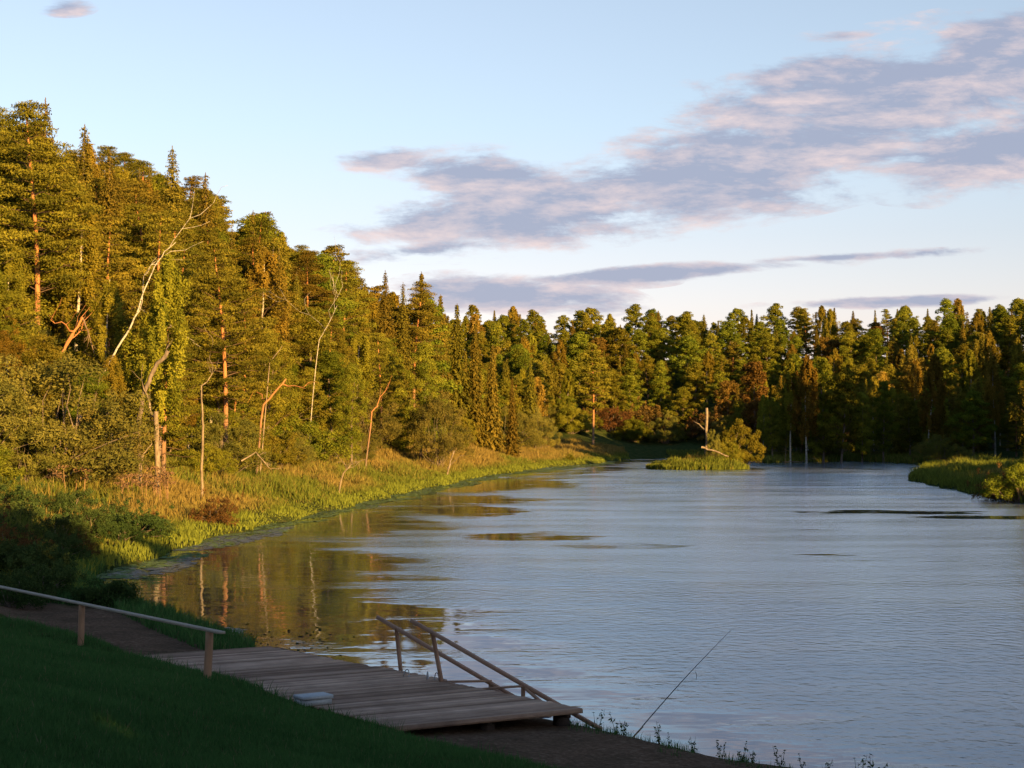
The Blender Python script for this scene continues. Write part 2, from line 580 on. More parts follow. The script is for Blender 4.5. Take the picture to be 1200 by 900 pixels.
SLICKS = [(1040, 600, 10, 4.5, .62), (1150, 606, 9, 4.0, .6), (965, 650, 3.0, 1.0, .45), (1100, 657, 7, 1.0, .5), (960, 620, 2, 1.0, .5),
          (640, 628, 6, 6, .45), (560, 600, 5, 12, .35), (740, 640, 5, 3, .35), (1000, 549, 30, 14, .3)]


water = sheet('river_water', WX, WY, lambda X, Y: X * 0, M_water, {'wind': wind_attr})

# ------------------------------------------------------------------ tree makers
def rn(rng, n):
    return rng.normal(size=(n, 3))


def clump(m, c, rad, n, rng, size, aspect, tint, up=.3, jit=.7, shell=.55):
    d = rn(rng, n); d /= np.linalg.norm(d, axis=1, keepdims=True)
    d[:, 2] = np.where(rng.rand(n) < up, np.abs(d[:, 2]), d[:, 2])
    rr = shell + (1 - shell) * rng.rand(n)
    rad = np.asarray(rad)
    P = c + d * rad * rr[:, None]
    N = d / rad + 0; N /= np.linalg.norm(N, axis=1, keepdims=True)
    N = N + rn(rng, n) * jit
    tt = np.clip(tint + rng.normal(size=n) * .16, 0, 1)
    m.rhombs(P, N, size * rng.uniform(.6, 1.3, n), aspect, rng, tt)


def bent(a, b, n, rng, w, sag=0):
    a = np.asarray(a, float); b = np.asarray(b, float)
    t = np.linspace(0, 1, n)[:, None]
    P = a + (b - a) * t
    L = np.linalg.norm(b - a)
    off = np.cumsum(rng.normal(size=(n, 3)) * w * L / n, 0); off[0] = 0
    off -= t * off[-1]
    P = P + off
    P[:, 2] += sag * np.sin(t[:, 0] * math.pi)
    return P


def trunk_path(H, rng, lean=(0, 0), w=.02, n=12):
    t = np.linspace(0, 1, n)
    ph = rng.uniform(0, TAU, 2)
    x = lean[0] * t + w * H * np.sin(t * 3.5 + ph[0]) * t
    y = lean[1] * t + w * H * np.sin(t * 3.1 + ph[1]) * t
    return np.stack([x, y, t * H - (t == 0) * .6], 1)


def on_path(P, z):
    return np.array([np.interp(z, P[:, 2], P[:, 0]), np.interp(z, P[:, 2], P[:, 1]), z])


LS = .74
COV = 1.9


def pine(seed, H=21, lo=.32, w=3.6, lean=(0, 0), bare=0):
    rng = np.random.RandomState(seed)
    m = MB(); k = MB()
    P = trunk_path(H, rng, lean, .025)
    k.tube(P, np.interp(np.linspace(0, 1, 12), [0, .05, 1], [.34, .27, .05]), 8)
    nb = 84
    for i in range(nb):
        f = (i + rng.rand()) / nb
        z = H * (lo + (1.0 - lo) * f ** .95)
        t = (z / H - lo) / (1 - lo)
        L = w * (0.35 + .8 * math.sin(min(1, (t * .85 + .28)) * math.pi)) * rng.uniform(.6, 1.2)
        if t > .92: L *= .5
        a = i * 2.4 + rng.uniform(-.5, .5)
        up = rng.uniform(-.12, .22) + .35 * t
        base = on_path(P, min(z, H * .985))
        tip = base + np.array([math.cos(a) * L, math.sin(a) * L, L * up])
        B = bent(base, tip, 5, rng, .25, -.04 * L)
        k.tube(B, np.linspace(.015 + .011 * L, .012, 5), 4, 0)
        ct = rng.uniform(.1, .9)
        for q in ((.5, .8), (.8, 1.0), (1.03, .9)) if L > 1.5 else ((.95, .9),):
            c = B[0] + (B[-1] - B[0]) * q[0] + np.array([rng.uniform(-.5, .5), rng.uniform(-.5, .5), .12]) * min(1, L / 3)
            r = q[1] * rng.uniform(.75, 1.25)
            clump(m, c, (1.08 * r, 1.08 * r, .42 * r), int(60 * r * COV / LS ** 2), rng, .34 * LS, .34, np.clip(ct + rng.uniform(-.15, .15), 0, 1), up=.6, jit=.75, shell=.35)
    # dead stubs on the bare stem
    for i in range(9):
        z = H * rng.uniform(lo * .5, lo + .1); a = rng.uniform(0, TAU); L = rng.uniform(.5, 2.0)
        b = on_path(P, z)
        k.tube(bent(b, b + np.array([math.cos(a) * L, math.sin(a) * L, L * rng.uniform(-.3, .3)]), 4, rng, .3), np.linspace(.04, .012, 4), 4, 0)
    return k.mesh('trunk', M_pbark, True), m.mesh('crown', M_pine)


def spruce(seed, H=22, w=3.0, lo=.06, mat=None):
    rng = np.random.RandomState(seed)
    m = MB(); k = MB()
    P = trunk_path(H, rng, (0, 0), .004)
    k.tube(P, np.linspace(.27, .02, 12), 7)
    z = H * lo
    C = []; N = []; S = []; TT = []; AX = []
    while z < H * .985:
        t = z / H
        L0 = w * (1 - t) ** .78 * (1.0 + .12 * math.sin(z * 1.7 + seed)) + .12
        nb = 9 if t < .85 else 6
        a0 = rng.uniform(0, TAU)
        for i in range(nb):
            a = a0 + i * TAU / nb + rng.uniform(-.25, .25)
            L = L0 * rng.uniform(.6, 1.15)
            ct = rng.uniform(.1, .9)
            nn = max(4, int(L * 7 * COV * .9 / LS ** 2))
            r = (np.arange(nn) + rng.rand(nn)) / nn * L
            droop = -.30 * r - .10 * r * r / (w) + .16 * np.clip(r - L * .7, 0, 9)
            side = rng.normal(size=nn) * (.10 + .13 * (L - r) / max(L, .1) * L * .4)
            ca, sa = math.cos(a), math.sin(a)
            b = on_path(P, z)
            C.append(np.stack([b[0] + ca * r - sa * side, b[1] + sa * r + ca * side, z + droop - np.abs(rng.normal(size=nn)) * .14 + .12 * L], 1))
            N.append(np.tile([ca * .75, sa * .75, .55], (nn, 1)) + rn(rng, nn) * .45)
            AX.append(np.tile([ca * .6, sa * .6, -.7], (nn, 1)) + rn(rng, nn) * .35)
            S.append(rng.uniform(.34, .62, nn) * (.55 + .45 * (1 - t)) * LS * 1.1)
            TT.append(np.clip(ct + rng.normal(size=nn) * .15 + .1 * (r / L - .5), 0, 1))
        z += rng.uniform(.30, .46) * (1 - .35 * t)
    m.rhombs(np.concatenate(C), np.concatenate(N), np.concatenate(S), .42, rng, np.concatenate(TT), np.concatenate(AX))
    tp = np.stack([np.full(10, P[-1][0]), np.full(10, P[-1][1]), H - .1 - np.arange(10) * .06], 1)
    m.rhombs(tp, rn(rng, 10), .2, .4, rng, .6)
    return k.mesh('trunk', M_sbark, True), m.mesh('crown', mat or M_spruce)


def leafy(seed, H=18, w=4.2, lo=.22, mat=None, bark=None, leaf=.27, dens=1.0, nlobe=46, asp=.6):
    rng = np.random.RandomState(seed)
    m = MB(); k = MB()
    P = trunk_path(H * .93, rng, (rng.uniform(-.8, .8), rng.uniform(-.8, .8)), .03)
    k.tube(P, np.interp(np.linspace(0, 1, 12), [0, .06, 1], [.3, .22, .03]), 7)
    for i in range(nlobe):
        f = (i + .5) / nlobe
        z = H * (lo + (.97 - lo) * f)
        t = (z / H - lo) / (1 - lo)
        Rz = w * (math.sin(math.pi * min(1, .14 + .86 * t) ** .8) ** .75) * (1 - .12 * t)
        a = i * 2.4 + rng.uniform(-.4, .4)
        r = Rz * (rng.uniform(.45, .95) if i % 4 else rng.uniform(0, .4))
        c = np.array([P[6][0] * t + math.cos(a) * r, P[6][1] * t + math.sin(a) * r, z + rng.uniform(-.4, .4)])
        cr = rng.uniform(.75, 1.35) * (w / 4.2) ** .5
        bz = on_path(P, max(H * .1, z - r * rng.uniform(.5, 1.0)))
        k.tube(bent(bz, c, 5, rng, .2, .1), np.linspace(.02 + .014 * r, .012, 5), 4, 0)
        clump(m, c, (cr, cr, cr * .8), int(105 * cr * cr * dens * COV / LS ** 2), rng, leaf * LS, asp, rng.uniform(.1, .9), up=.5, jit=.45, shell=.5)
        for _ in range(2):
            c2 = c + np.clip(rn(rng, 1)[0], -1.2, 1.2) * cr * .7 * [1, 1, .6]
            clump(m, c2, (cr * .5,) * 3, int(26 * dens * COV / LS ** 2), rng, leaf * LS, asp, rng.uniform(.2, .9), jit=.7, shell=.3)
    return k.mesh('trunk', bark or M_sbark, True), m.mesh('crown', mat or M_leaf)


def birch(seed, H=20, w=2.9, lo=.28, lean=(0, 0), mat=None, dens=1.0):
    rng = np.random.RandomState(seed)
    m = MB(); k = MB()
    P = trunk_path(H * .97, rng, lean, .02)
    k.tube(P, np.linspace(.19, .025, 12), 7)
    for i in range(46):
        f = (i + .5) / 46
        z = H * (lo + (.97 - lo) * f); t = f
        Rz = w * (math.sin(math.pi * min(1, .2 + .8 * t) ** .9) ** .8) * rng.uniform(.5, 1.1)
        a = i * 2.4 + rng.uniform(-.4, .4)
        b = on_path(P, z)
        tip = b + np.array([math.cos(a) * Rz, math.sin(a) * Rz, Rz * .75])
        B = bent(b, tip, 5, rng, .2, .1)
        k.tube(B, np.linspace(.016 + .01 * Rz, .01, 5), 4, 0)
        ct = rng.uniform(.15, .85)
        ns = int(8 * dens)
        for q in range(ns):
            s0 = B[0] + (B[-1] - B[0]) * rng.uniform(.45, 1.05)
            L = rng.uniform(.8, 2.6)
            n = int(L * 13 * COV * .8 / LS ** 2)
            u = rng.rand(n)
            C = s0 + np.stack([rng.normal(size=n) * .16 + math.cos(a) * .15 * u, rng.normal(size=n) * .16 + math.sin(a) * .15 * u, -u * L], 1)
            N = np.array([math.cos(a), math.sin(a), .35]) * .8 + rn(rng, n) * .6
            m.rhombs(C, N, rng.uniform(.16, .32, n) * LS * 1.1, .6, rng, np.clip(ct + rng.normal(size=n) * .15, 0, 1))
    return k.mesh('trunk', M_bbark, True), m.mesh('crown', mat or M_birch)


def shrub(seed, H=5, w=3.4, mat=None, leaf=.24, asp=.4, nl=34, dens=1.0, bark=None, flat=.75):
    """many thin stems from one root, foliage down to the ground"""
    rng = np.random.RandomState(seed)
    m = MB(); k = MB()
    for i in range(nl):
        el = math.acos(1 - rng.rand() * .98)         # polar angle from zenith
        a = i * 2.4 + rng.uniform(-.3, .3)
        f = rng.uniform(.62, .98) if i % 5 else rng.uniform(.2, .5)
        c = np.array([math.cos(a) * math.sin(el) * w * f, math.sin(a) * math.sin(el) * w * f, .12 * H + math.cos(el) * H * .82 * f])
        cr = rng.uniform(.5, .85) * (w / 3.4) ** .6
        if i % 2 == 0:
            k.tube(bent((rng.uniform(-.3, .3), rng.uniform(-.3, .3), -.2), c, 5, rng, .2, .2), np.linspace(.06, .012, 5), 4)
        clump(m, c, (cr, cr, cr * flat * 1.1), int(115 * cr * dens * COV), rng, leaf, asp, rng.uniform(.1, .9), up=.5, jit=.7, shell=.4)
        c2 = c + rn(rng, 1)[0] * cr * .9 + np.array([0, 0, .3])
        clump(m, c2, (cr * .35, cr * .35, cr * .55), int(30 * dens), rng, leaf, asp, rng.uniform(.3, .9), jit=.8, shell=.2)
    return k.mesh('stem', bark or M_sbark, True), m.mesh('foliage', mat or M_willow)


def make_set():
  return {
    'pine': [pine(11, 21, .16), pine(12, 22, .36, 3.2), pine(13, 19, .12, 3.9), pine(14, 21, .30, 3.6, (1.5, -.5)), pine(15, 20, .1, 3.5)],
    'spruce': [spruce(21, 22, 3.0), spruce(22, 21, 2.5), spruce(23, 23, 3.4, .1), spruce(24, 20, 2.2, .04)],
    'leafy': [leafy(31, 18, 4.0), leafy(32, 19, 3.5, .18), leafy(33, 17, 4.4, .25), leafy(34, 20, 3.8, .2)],
    'birch': [birch(41, 20), birch(42, 21, 2.5, .35), birch(43, 18, 3.2, .25), birch(44, 20, 2.8, .3, (1.2, .4))],
    'willow': [shrub(51, 8, 4.6, nl=64, leaf=.19, dens=2.0), shrub(52, 7, 5.0, nl=64, leaf=.19, dens=2.0), shrub(53, 9.5, 4.8, nl=70, leaf=.20, dens=2.0)],
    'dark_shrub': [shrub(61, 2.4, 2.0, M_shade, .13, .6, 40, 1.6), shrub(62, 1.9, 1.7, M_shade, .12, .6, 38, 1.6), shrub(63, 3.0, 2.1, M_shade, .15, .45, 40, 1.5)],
    'rusty_shrub': [shrub(71, 2.0, 1.8, M_red, .13, .4, 34, 1.6), shrub(72, 3.6, 2.6, M_red, .16, .45, 34, 1.3)],
    'autumn': [leafy(81, 15, 3.3, .2, M_rust, None, .27, 1.0, 40), birch(82, 18, 2.8, .25, (0, 0), M_yellow)],
    'bright_shrub': [shrub(91, 8.0, 4.2, M_leaf, .21, .6, 60, 1.8), shrub(92, 5.2, 4.0, M_leaf, .17, .6, 56, 1.9)],
}

PROTO_NEAR = make_set()
LS, COV = 1.30, 2.8
PROTO_FAR = make_set()
PROTO = PROTO_NEAR
NAMES = {'pine': ('pine_tree', 'pine tree', 'trunk', 'crown'), 'spruce': ('spruce_tree', 'spruce tree', 'trunk', 'crown'),
         'leafy': ('leafy_tree', 'leafy tree', 'trunk', 'crown'), 'birch': ('birch_tree', 'birch tree', 'trunk', 'crown'),
         'willow': ('willow_shrub', 'willow shrub', 'stem', 'foliage'), 'dark_shrub': ('bank_shrub', 'bank shrub', 'stem', 'foliage'),
         'rusty_shrub': ('rusty_shrub', 'rusty shrub', 'stem', 'foliage'), 'autumn': ('autumn_tree', 'autumn tree', 'trunk', 'crown'),
         'bright_shrub': ('green_shrub', 'green shrub', 'stem', 'foliage')}
PH = {'pine': [21, 22, 19, 21, 20], 'spruce': [22, 21, 23, 20], 'leafy': [18, 19, 17, 20], 'birch': [20, 21, 18, 20],
      'willow': [8, 7, 9.5], 'dark_shrub': [2.4, 1.9, 3.0], 'rusty_shrub': [2.0, 3.6], 'autumn': [15, 18], 'bright_shrub': [8, 5.2]}
PLANTS = []            # every placed plant, for the labels
RG = np.random.RandomState(77)


def put(kind, x, y, h=None, var=None, label=None, group=None, rz=None, wide=1.0, zone=None, sink=.1):
    nm, cat, p1, p2 = NAMES[kind]
    v = RG.randint(len(PROTO[kind])) if var is None else var
    s = (h / PH[kind][v]) if h else RG.uniform(.9, 1.08)
    o = empty(nm, (x, y, T(x, y) - sink), RG.uniform(0, TAU) if rz is None else rz, (s * wide, s * wide, s))
    for part, me in zip((p1, p2), (PROTO_FAR if (y > 262 or zone == 'out') else PROTO_NEAR)[kind][v]):
        c = bpy.data.objects.new(part, me); COL.objects.link(c); c.parent = o
    tag(o, label, cat, group)
    hh = PH[kind][v] * s
    px = 600 + FPX * x / y if y > 1 else -999
    pt = 505 - (o.location.z + hh - EYE[2]) / y * FPX if y > 1 else 0
    pb = 505 - (o.location.z - EYE[2]) / y * FPX if y > 1 else 0
    PLANTS.append(dict(o=o, kind=kind, px=px, top=pt, base=pb, h=hh, y=y, zone=zone, label=label))
    return o


placed = []


def free(x, y, r):
    for (a, b) in placed:
        if (a - x) ** 2 + (b - y) ** 2 < r * r: return False
    return True


# ---- plants that can be told apart in the photograph, placed first
def special(kind, px, base_py, h, **kw):
    p = hit(px, base_py)
    placed.append((p.x, p.y))
    return put(kind, p.x, p.y, h, zone='own', **kw)


def special_at(kind, px, dist, h, **kw):
    x = (px - 600) / FPX * dist
    placed.append((x, dist))
    return put(kind, x, dist, h, zone='own', **kw)


special_at('pine', 40, 138, 24, var=1, rz=1.0, label='tallest orange trunked pine standing on the far left of the hillside')
special_at('spruce', 52, 158, 25.6, wide=1.3, var=1, label='pointed spruce top rising just behind the tall orange trunked pine')
special_at('spruce', 96, 160, 24.6, wide=1.3, var=3, label='slim spruce top right of the tall orange trunked pine')
special_at('spruce', 128, 165, 23.8, wide=1.2, var=0, label='brown tinged spruce on the skyline third tip from the left')
special_at('spruce', 200, 190, 26.3, wide=1.25, var=0, label='spruce standing clear above the skyline over the leaning birch')
special_at('spruce', 240, 200, 24.3, wide=1.3, var=3, label='slim spruce on the skyline right of the highest one')
LEAN = special_at('birch', 176, 120, 17, var=3, rz=.3, label='leaning birch with white trunk and yellow green hanging leaves on the hillside')
special_at('pine', 265, 150, 20, var=3, rz=2.5, label='crooked pine with red limbs in the middle of the left hillside')
for i, (px, d, h, k) in enumerate(((-8, 120, 11, 'leafy'), (22, 124, 9, 'birch'), (48, 119, 8, 'leafy'), (8, 130, 13, 'birch'), (70, 122, 7, 'leafy'), (105, 116, 8, 'leafy'), (130, 119, 9, 'birch'))):
    special_at(k, px, d, h, wide=1.3, label='small %s tree with foliage to the ground, %s from the left picture edge' % (('leafy' if k == 'leafy' else 'drooping birch'), ['first', 'third', 'fourth', 'second', 'fifth', 'sixth', 'seventh'][i]))
special_at('pine', 192, 125, 14, var=4, label='pine with low crown around the thick bent stem on the hillside')
special_at('leafy', 412, 190, 12, var=1, label='bright green leafy tree at the hill foot left of the pale willow')
special_at('leafy', 492, 225, 16, var=0, label='bright green leafy tree behind the pale round willow')
ROUNDW = special_at('willow', 512, 222, 11, var=2, wide=.85, label='large pale round willow at the foot of the left hillside')
special_at('spruce', 452, 250, 24, var=0, label='spruce tip on the skyline where the left hillside drops')
special_at('spruce', 472, 255, 23, var=3, label='second spruce tip on the skyline where the left hillside drops')
for i, (px, h, v) in enumerate([(516, 24, 3), (536, 24, 0), (556, 22, 1), (577, 19, 1), (600, 14, 3), (545, 17, 2)]):
    special_at('spruce', px, 285 + 3 * i, h, var=v)
special_at('spruce', 622, 390, 19, var=2, label='wide brownish spruce left of the tall bare trunked pine across the meadow')
special_at('pine', 695, 395, 24, var=1, label='tall pine with long bare pale trunk above the shaded meadow')
special_at('pine', 484, 262, 23, var=3, label='pine on the skyline in the dip before the far wood')
special_at('spruce', 493, 268, 26, var=3, label='slim spruce on the skyline in the dip before the far wood')
special_at('leafy', 504, 272, 23, var=0, label='leafy tree on the skyline in the dip before the far wood')
special_at('willow', 596, 325, 9, var=1, label='willow shrub at the left end of the brown meadow')
special_at('willow', 628, 340, 9, var=0, label='willow shrub nearest the brown meadow point')
special_at('bright_shrub', 862, 286, 9, var=0, label='tall bright green shrub on the right end of the grassy islet')
special_at('bright_shrub', 852, 279, 4, var=1, label='low green shrub in front of the tall one on the islet')
for i, (px, d, h, k, v) in enumerate([(926, 332, 21, 'birch', 1), (945, 330, 23, 'birch', 0), (965, 333, 22, 'leafy', 1), (985, 331, 20, 'leafy', 0),
                                      (905, 336, 12, 'leafy', 2), (1010, 333, 15, 'leafy', 3), (1035, 334, 16, 'leafy', 1)]):
    special_at(k, px, d, h, var=v)
special_at('birch', 1086, 322, 21, var=3, rz=-.6, label='white trunked birch leaning right in the shade on the far right shore')
special_at('birch', 1166, 325, 20, var=1, label='thin pale birch trunk near the right edge in deep shade')
special_at('autumn', 885, 370, 21, var=0, label='rusty brown tree standing in the sunlit forest right of the islet')
# right bank plants close to the camera
special_at('birch', 1219, 148, 12.5, var=2, label='yellow lit birch reaching in from the right edge over the bank', rz=0)
special_at('bright_shrub', 1195, 149, 4.0, var=1, label='sunlit yellow green bush on the right bank at the picture edge')
special_at('rusty_shrub', 1174, 153, 2.6, var=0, label='russet low shrub left of the sunlit bush on the right bank')

# ---- the hillside wood on the left
def fill(n, xr, yr, rmin, accept, choose, zone, seed):
    rng = np.random.RandomState(seed)
    xs = rng.uniform(*xr, n); ys = rng.uniform(*yr, n)
    ss = sdist(xs, ys)
    c = 0
    for x, y, s in zip(xs, ys, ss):
        px = 600 + FPX * x / y
        if not accept(x, y, s, px): continue
        if not free(x, y, rmin): continue
        placed.append((x, y))
        kind, h = choose(px, y, s, rng)
        put(kind, x, y, h, zone=zone, wide=1.08 if kind == 'pine' else rng.uniform(1.2, 1.55) if kind in ('leafy', 'autumn') or (kind in ('leafy', 'birch') and h < 11) else rng.uniform(1.0, 1.3)); c += 1
    return c


def pick(rng, table):
    r = rng.rand(); a = 0
    for k, w in table:
        a += w
        if r < a: return k
    return table[-1][0]


def hill_choose(px, y, s, rng):
    if s < 19: k = pick(rng, [('pine', .30), ('birch', .25), ('leafy', .35), ('spruce', .10)]); h = rng.uniform(10, 16)
    elif px > 470: k = pick(rng, [('spruce', .5), ('pine', .2), ('leafy', .3)]); h = rng.uniform(15, 20)
    else: k = pick(rng, [('pine', .62), ('spruce', .14), ('birch', .12), ('leafy', .12)]); h = rng.uniform(17, 22)
    return k, h


n1_ = fill(5000, (-110, 10), (100, 300), 4.6,
           lambda x, y, s, px: -70 < px < 560 and 13.5 < s < 60 and not (px < 110 and y < 125) and not (480 < px < 540 and s < 24), hill_choose, 'hill', 1)


def far_choose(px, y, s, rng):
    if px > 880:
        k = pick(rng, [('spruce', .26), ('leafy', .40), ('birch', .22), ('pine', .07), ('autumn', .05)])
    else:
        k = pick(rng, [('leafy', .58), ('spruce', .16), ('birch', .16), ('pine', .06), ('autumn', .04)])
    h = rng.uniform(11, 17.5)
    if s < 18: h = rng.uniform(10, 16)
    return k, h


def far_accept(x, y, s, px):
    if not (505 < px < 1290): return False
    smin = np.interp(px, [500, 570, 580, 640, 650, 850, 870, 1300], [12, 14, 27, 34, 52, 52, 8, 6])
    return smin < s < 136


n2_ = fill(7000, (-20, 190), (318, 540), 5.6, far_accept, far_choose, 'far', 2)
# shrub belts
n3_ = fill(1500, (-5, 60), (330, 470), 4.2, lambda x, y, s, px: 640 < px < 890 and 40 < s < 54,
           lambda px, y, s, rng: (pick(rng, [('willow', .6), ('bright_shrub', .25), ('rusty_shrub', .15)]), rng.uniform(4.5, 8)), 'belt', 3)
n4_ = fill(900, (45, 140), (300, 420), 5.0, lambda x, y, s, px: 880 < px < 1260 and 2 < s < 9,
           lambda px, y, s, rng: (pick(rng, [('willow', .7), ('bright_shrub', .3)]), rng.uniform(3, 7)), 'rightshore', 4)
nm_ = fill(3000, (-70, 20), (100, 300), 3.5, lambda x, y, s, px: -50 < px < 560 and 13 < s < 25 and not (485 < px < 540),
           lambda px, y, s, rng: (pick(rng, [('leafy', .5), ('birch', .2), ('willow', .2), ('spruce', .1)]), rng.uniform(6, 10)), 'hill', 15)
n5_ = fill(3000, (-60, 20), (95, 300), 3.3, lambda x, y, s, px: -40 < px < 570 and 10.5 < s < 19,
           lambda px, y, s, rng: (pick(rng, [('willow', .45), ('bright_shrub', .49), ('rusty_shrub', .06)]), rng.uniform(2.2, 6.5)), 'foot', 5)
# dark low shrubs of the shaded near bank
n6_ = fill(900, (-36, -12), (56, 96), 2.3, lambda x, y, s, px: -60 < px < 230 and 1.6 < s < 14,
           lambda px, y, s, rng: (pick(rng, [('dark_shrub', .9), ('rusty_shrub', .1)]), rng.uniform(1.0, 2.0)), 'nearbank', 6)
import collections
print('KINDS', collections.Counter(q['kind'] for q in PLANTS))
print('PLANTS', n1_, n2_, n3_, n4_, n5_, n6_, len(PLANTS))
p = hit(252, 615); put('rusty_shrub', p.x, p.y, 1.7, 0, 'dark russet rounded shrub at the sunlit water edge of the left bank', zone='own')
p = hit(668, 541); put('bright_shrub', p.x, p.y + 1, 1.4, 1, 'small dark green bush at the water edge of the meadow point', zone='own')

# trees that stand out of the picture and throw its shadows
SHN = 0
def shade(kind, x, y, h, v=None):
    put(kind, x, y, h, v, zone='out')


rs = np.random.RandomState(8)
for i in range(13):
    shade('leafy' if i % 3 else 'birch', 9 + i * 4.3 + rs.uniform(-1, 1), -14 + rs.uniform(-3, 3), rs.uniform(15, 17) + (8 if 30 < 9 + i * 4.3 < 62 else 1))
for i in range(10):
    shade('spruce', 8 + i * 3.6, -19 + rs.uniform(-1, 1), rs.uniform(13, 16))
for i in range(9):
    shade('leafy', 14 + i * 5.5, -24 + rs.uniform(-2, 2), rs.uniform(16, 19))
for i in range(9):
    shade('leafy', 34 + i * 3.9 + rs.uniform(-.6, .6), -30 + rs.uniform(-1.5, 1.5), rs.uniform(19, 21))
for i in range(13):
    shade('spruce' if i % 2 else 'leafy', 6 + i * 3.3 + rs.uniform(-.6, .6), -34 + rs.uniform(-1.5, 1.5), rs.uniform(17, 20))
for i in range(12):
    shade('leafy', 10 + i * 3.4 + rs.uniform(-.6, .6), -10 + rs.uniform(-1, 1), rs.uniform(9, 12))
for y0, x0, n in ((246, 80, 8), (262, 84, 9), (286, 93, 11), (303, 98, 11), (322, 103, 11), (268, 120, 9)):
    for i in range(n):
        shade('spruce' if i % 3 == 0 else 'leafy', x0 + i * 7 + rs.uniform(-1.5, 1.5), y0 + rs.uniform(-3, 3), rs.uniform(27, 31) if y0 < 265 else rs.uniform(23, 28))
for i in range(18):
    y0 = 145 + (i // 3) * 10
    shade(('willow', 'leafy')[i % 2], max(60, .30 * y0 + 10) + (i % 3) * 6 + rs.uniform(-1, 2), y0 + rs.uniform(-2, 2), rs.uniform(10, 14))

# ------------------------------------------------------------------ labels for the wood
ORD = ['first', 'second', 'third', 'fourth', 'fifth', 'sixth', 'seventh', 'eighth', 'ninth', 'tenth', 'eleventh', 'twelfth', 'thirteenth',
       'fourteenth', 'fifteenth', 'sixteenth', 'seventeenth', 'eighteenth', 'nineteenth', 'twentieth']
LOOK = {'pine': 'pine with dense needle clumps', 'spruce': 'pointed spruce', 'leafy': 'leafy tree', 'birch': 'birch with hanging leaves',
        'willow': 'willow shrub', 'dark_shrub': 'low dark shrub', 'rusty_shrub': 'rusty brown shrub', 'autumn': 'autumn coloured tree',
        'bright_shrub': 'green leafy shrub'}
hill_marks = [(0, 'left of the tall orange pine'), (75, 'around the tall orange pine'), (150, 'above the leaning grey snag'),
              (225, 'by the leaning white birch'), (300, 'above the thin snag'), (370, 'by the fanning bare birch'),
              (440, 'left of the pale round willow'), (2000, 'behind the pale round willow')]
far_marks = [(585, 'beyond the spruce group'), (650, 'behind the brown meadow'), (720, 'over the meadow\'s left'), (790, 'over the meadow\'s right'),
             (850, 'behind the islet'), (920, 'right of the islet'), (1000, 'behind the dark birches'), (1075, 'left of the white leaning birch'),
             (1140, 'right of the white leaning birch'), (3000, 'at the far right')]
cells = {}
for P_ in PLANTS:
    if P_['label']: continue
    z = P_['zone']; px = P_['px']; y = P_['y']
    if z == 'own' and P_['kind'] == 'spruce': place = 'in the group right of the pale willow'
    elif z == 'own': place = 'in the shaded group on the far shore'
    elif z == 'hill':
        s = sdist([P_['o'].location.x], [y])[0]
        row = 'low on the left hill' if s < 21 else 'halfway up the left hill' if s < 38 else 'near the left hill crest'
        place = row + ' ' + next(m for q, m in hill_marks if px < q)
    elif z == 'far':
        s = sdist([P_['o'].location.x], [y])[0]
        row = 'in front' if s < 40 else 'midway back' if s < 80 else 'on the ridge'
        place = row + ' ' + next(m for q, m in far_marks if px < q)
    elif z == 'belt': place = 'in the shrub belt behind the shaded meadow'
    elif z == 'rightshore': place = 'at the water edge of the far dark shore'
    elif z == 'foot': place = 'at the hill foot ' + next(m for q, m in hill_marks if px < q).replace('above', 'below')
    elif z == 'nearbank': place = ('low' if y < 76 else 'high') + ' on the shaded near left bank'
    else:
        place = 'behind the camera' if y < 0 else 'beyond the right picture edge'
    P_['place'] = place
    cells.setdefault((P_['kind'], place), []).append(P_)
for (kind, place), L in cells.items():
    L.sort(key=lambda q: q['px'] if q['zone'] != 'out' else q['o'].location.x)
    for i, q in enumerate(L):
        if len(L) == 1: lab = LOOK[kind] + ' ' + place
        else:
            o_ = ORD[i] if i < 20 else 'number %d' % (i + 1)
            lab = '%s %s %s' % (o_ + ' from left', LOOK[kind].split(' with')[0], place)
        q['o']['label'] = lab
        q['o']['group'] = {'hill': 'trees on the left hillside', 'far': 'trees of the wood across the river', 'belt': 'shrubs behind the meadow',
                           'rightshore': 'shrubs on the far right shore', 'foot': 'shrubs at the foot of the hill', 'nearbank': 'dark shrubs on the near left bank',
                           'own': 'group of tall trees', 'out': 'trees out of the picture'}[q['zone']]

def attach(child, parent):
    """make child a part of parent without moving it"""
    pm = Matrix.LocRotScale(parent.location, parent.rotation_euler, parent.scale)
    for k in ('label', 'category'):
        if k in child: del child[k]
    child.parent = parent
    child.matrix_parent_inverse = pm.inverted()


for _c in list(LEAN.children):
    if _c.name.startswith('trunk'): bpy.data.objects.remove(_c)

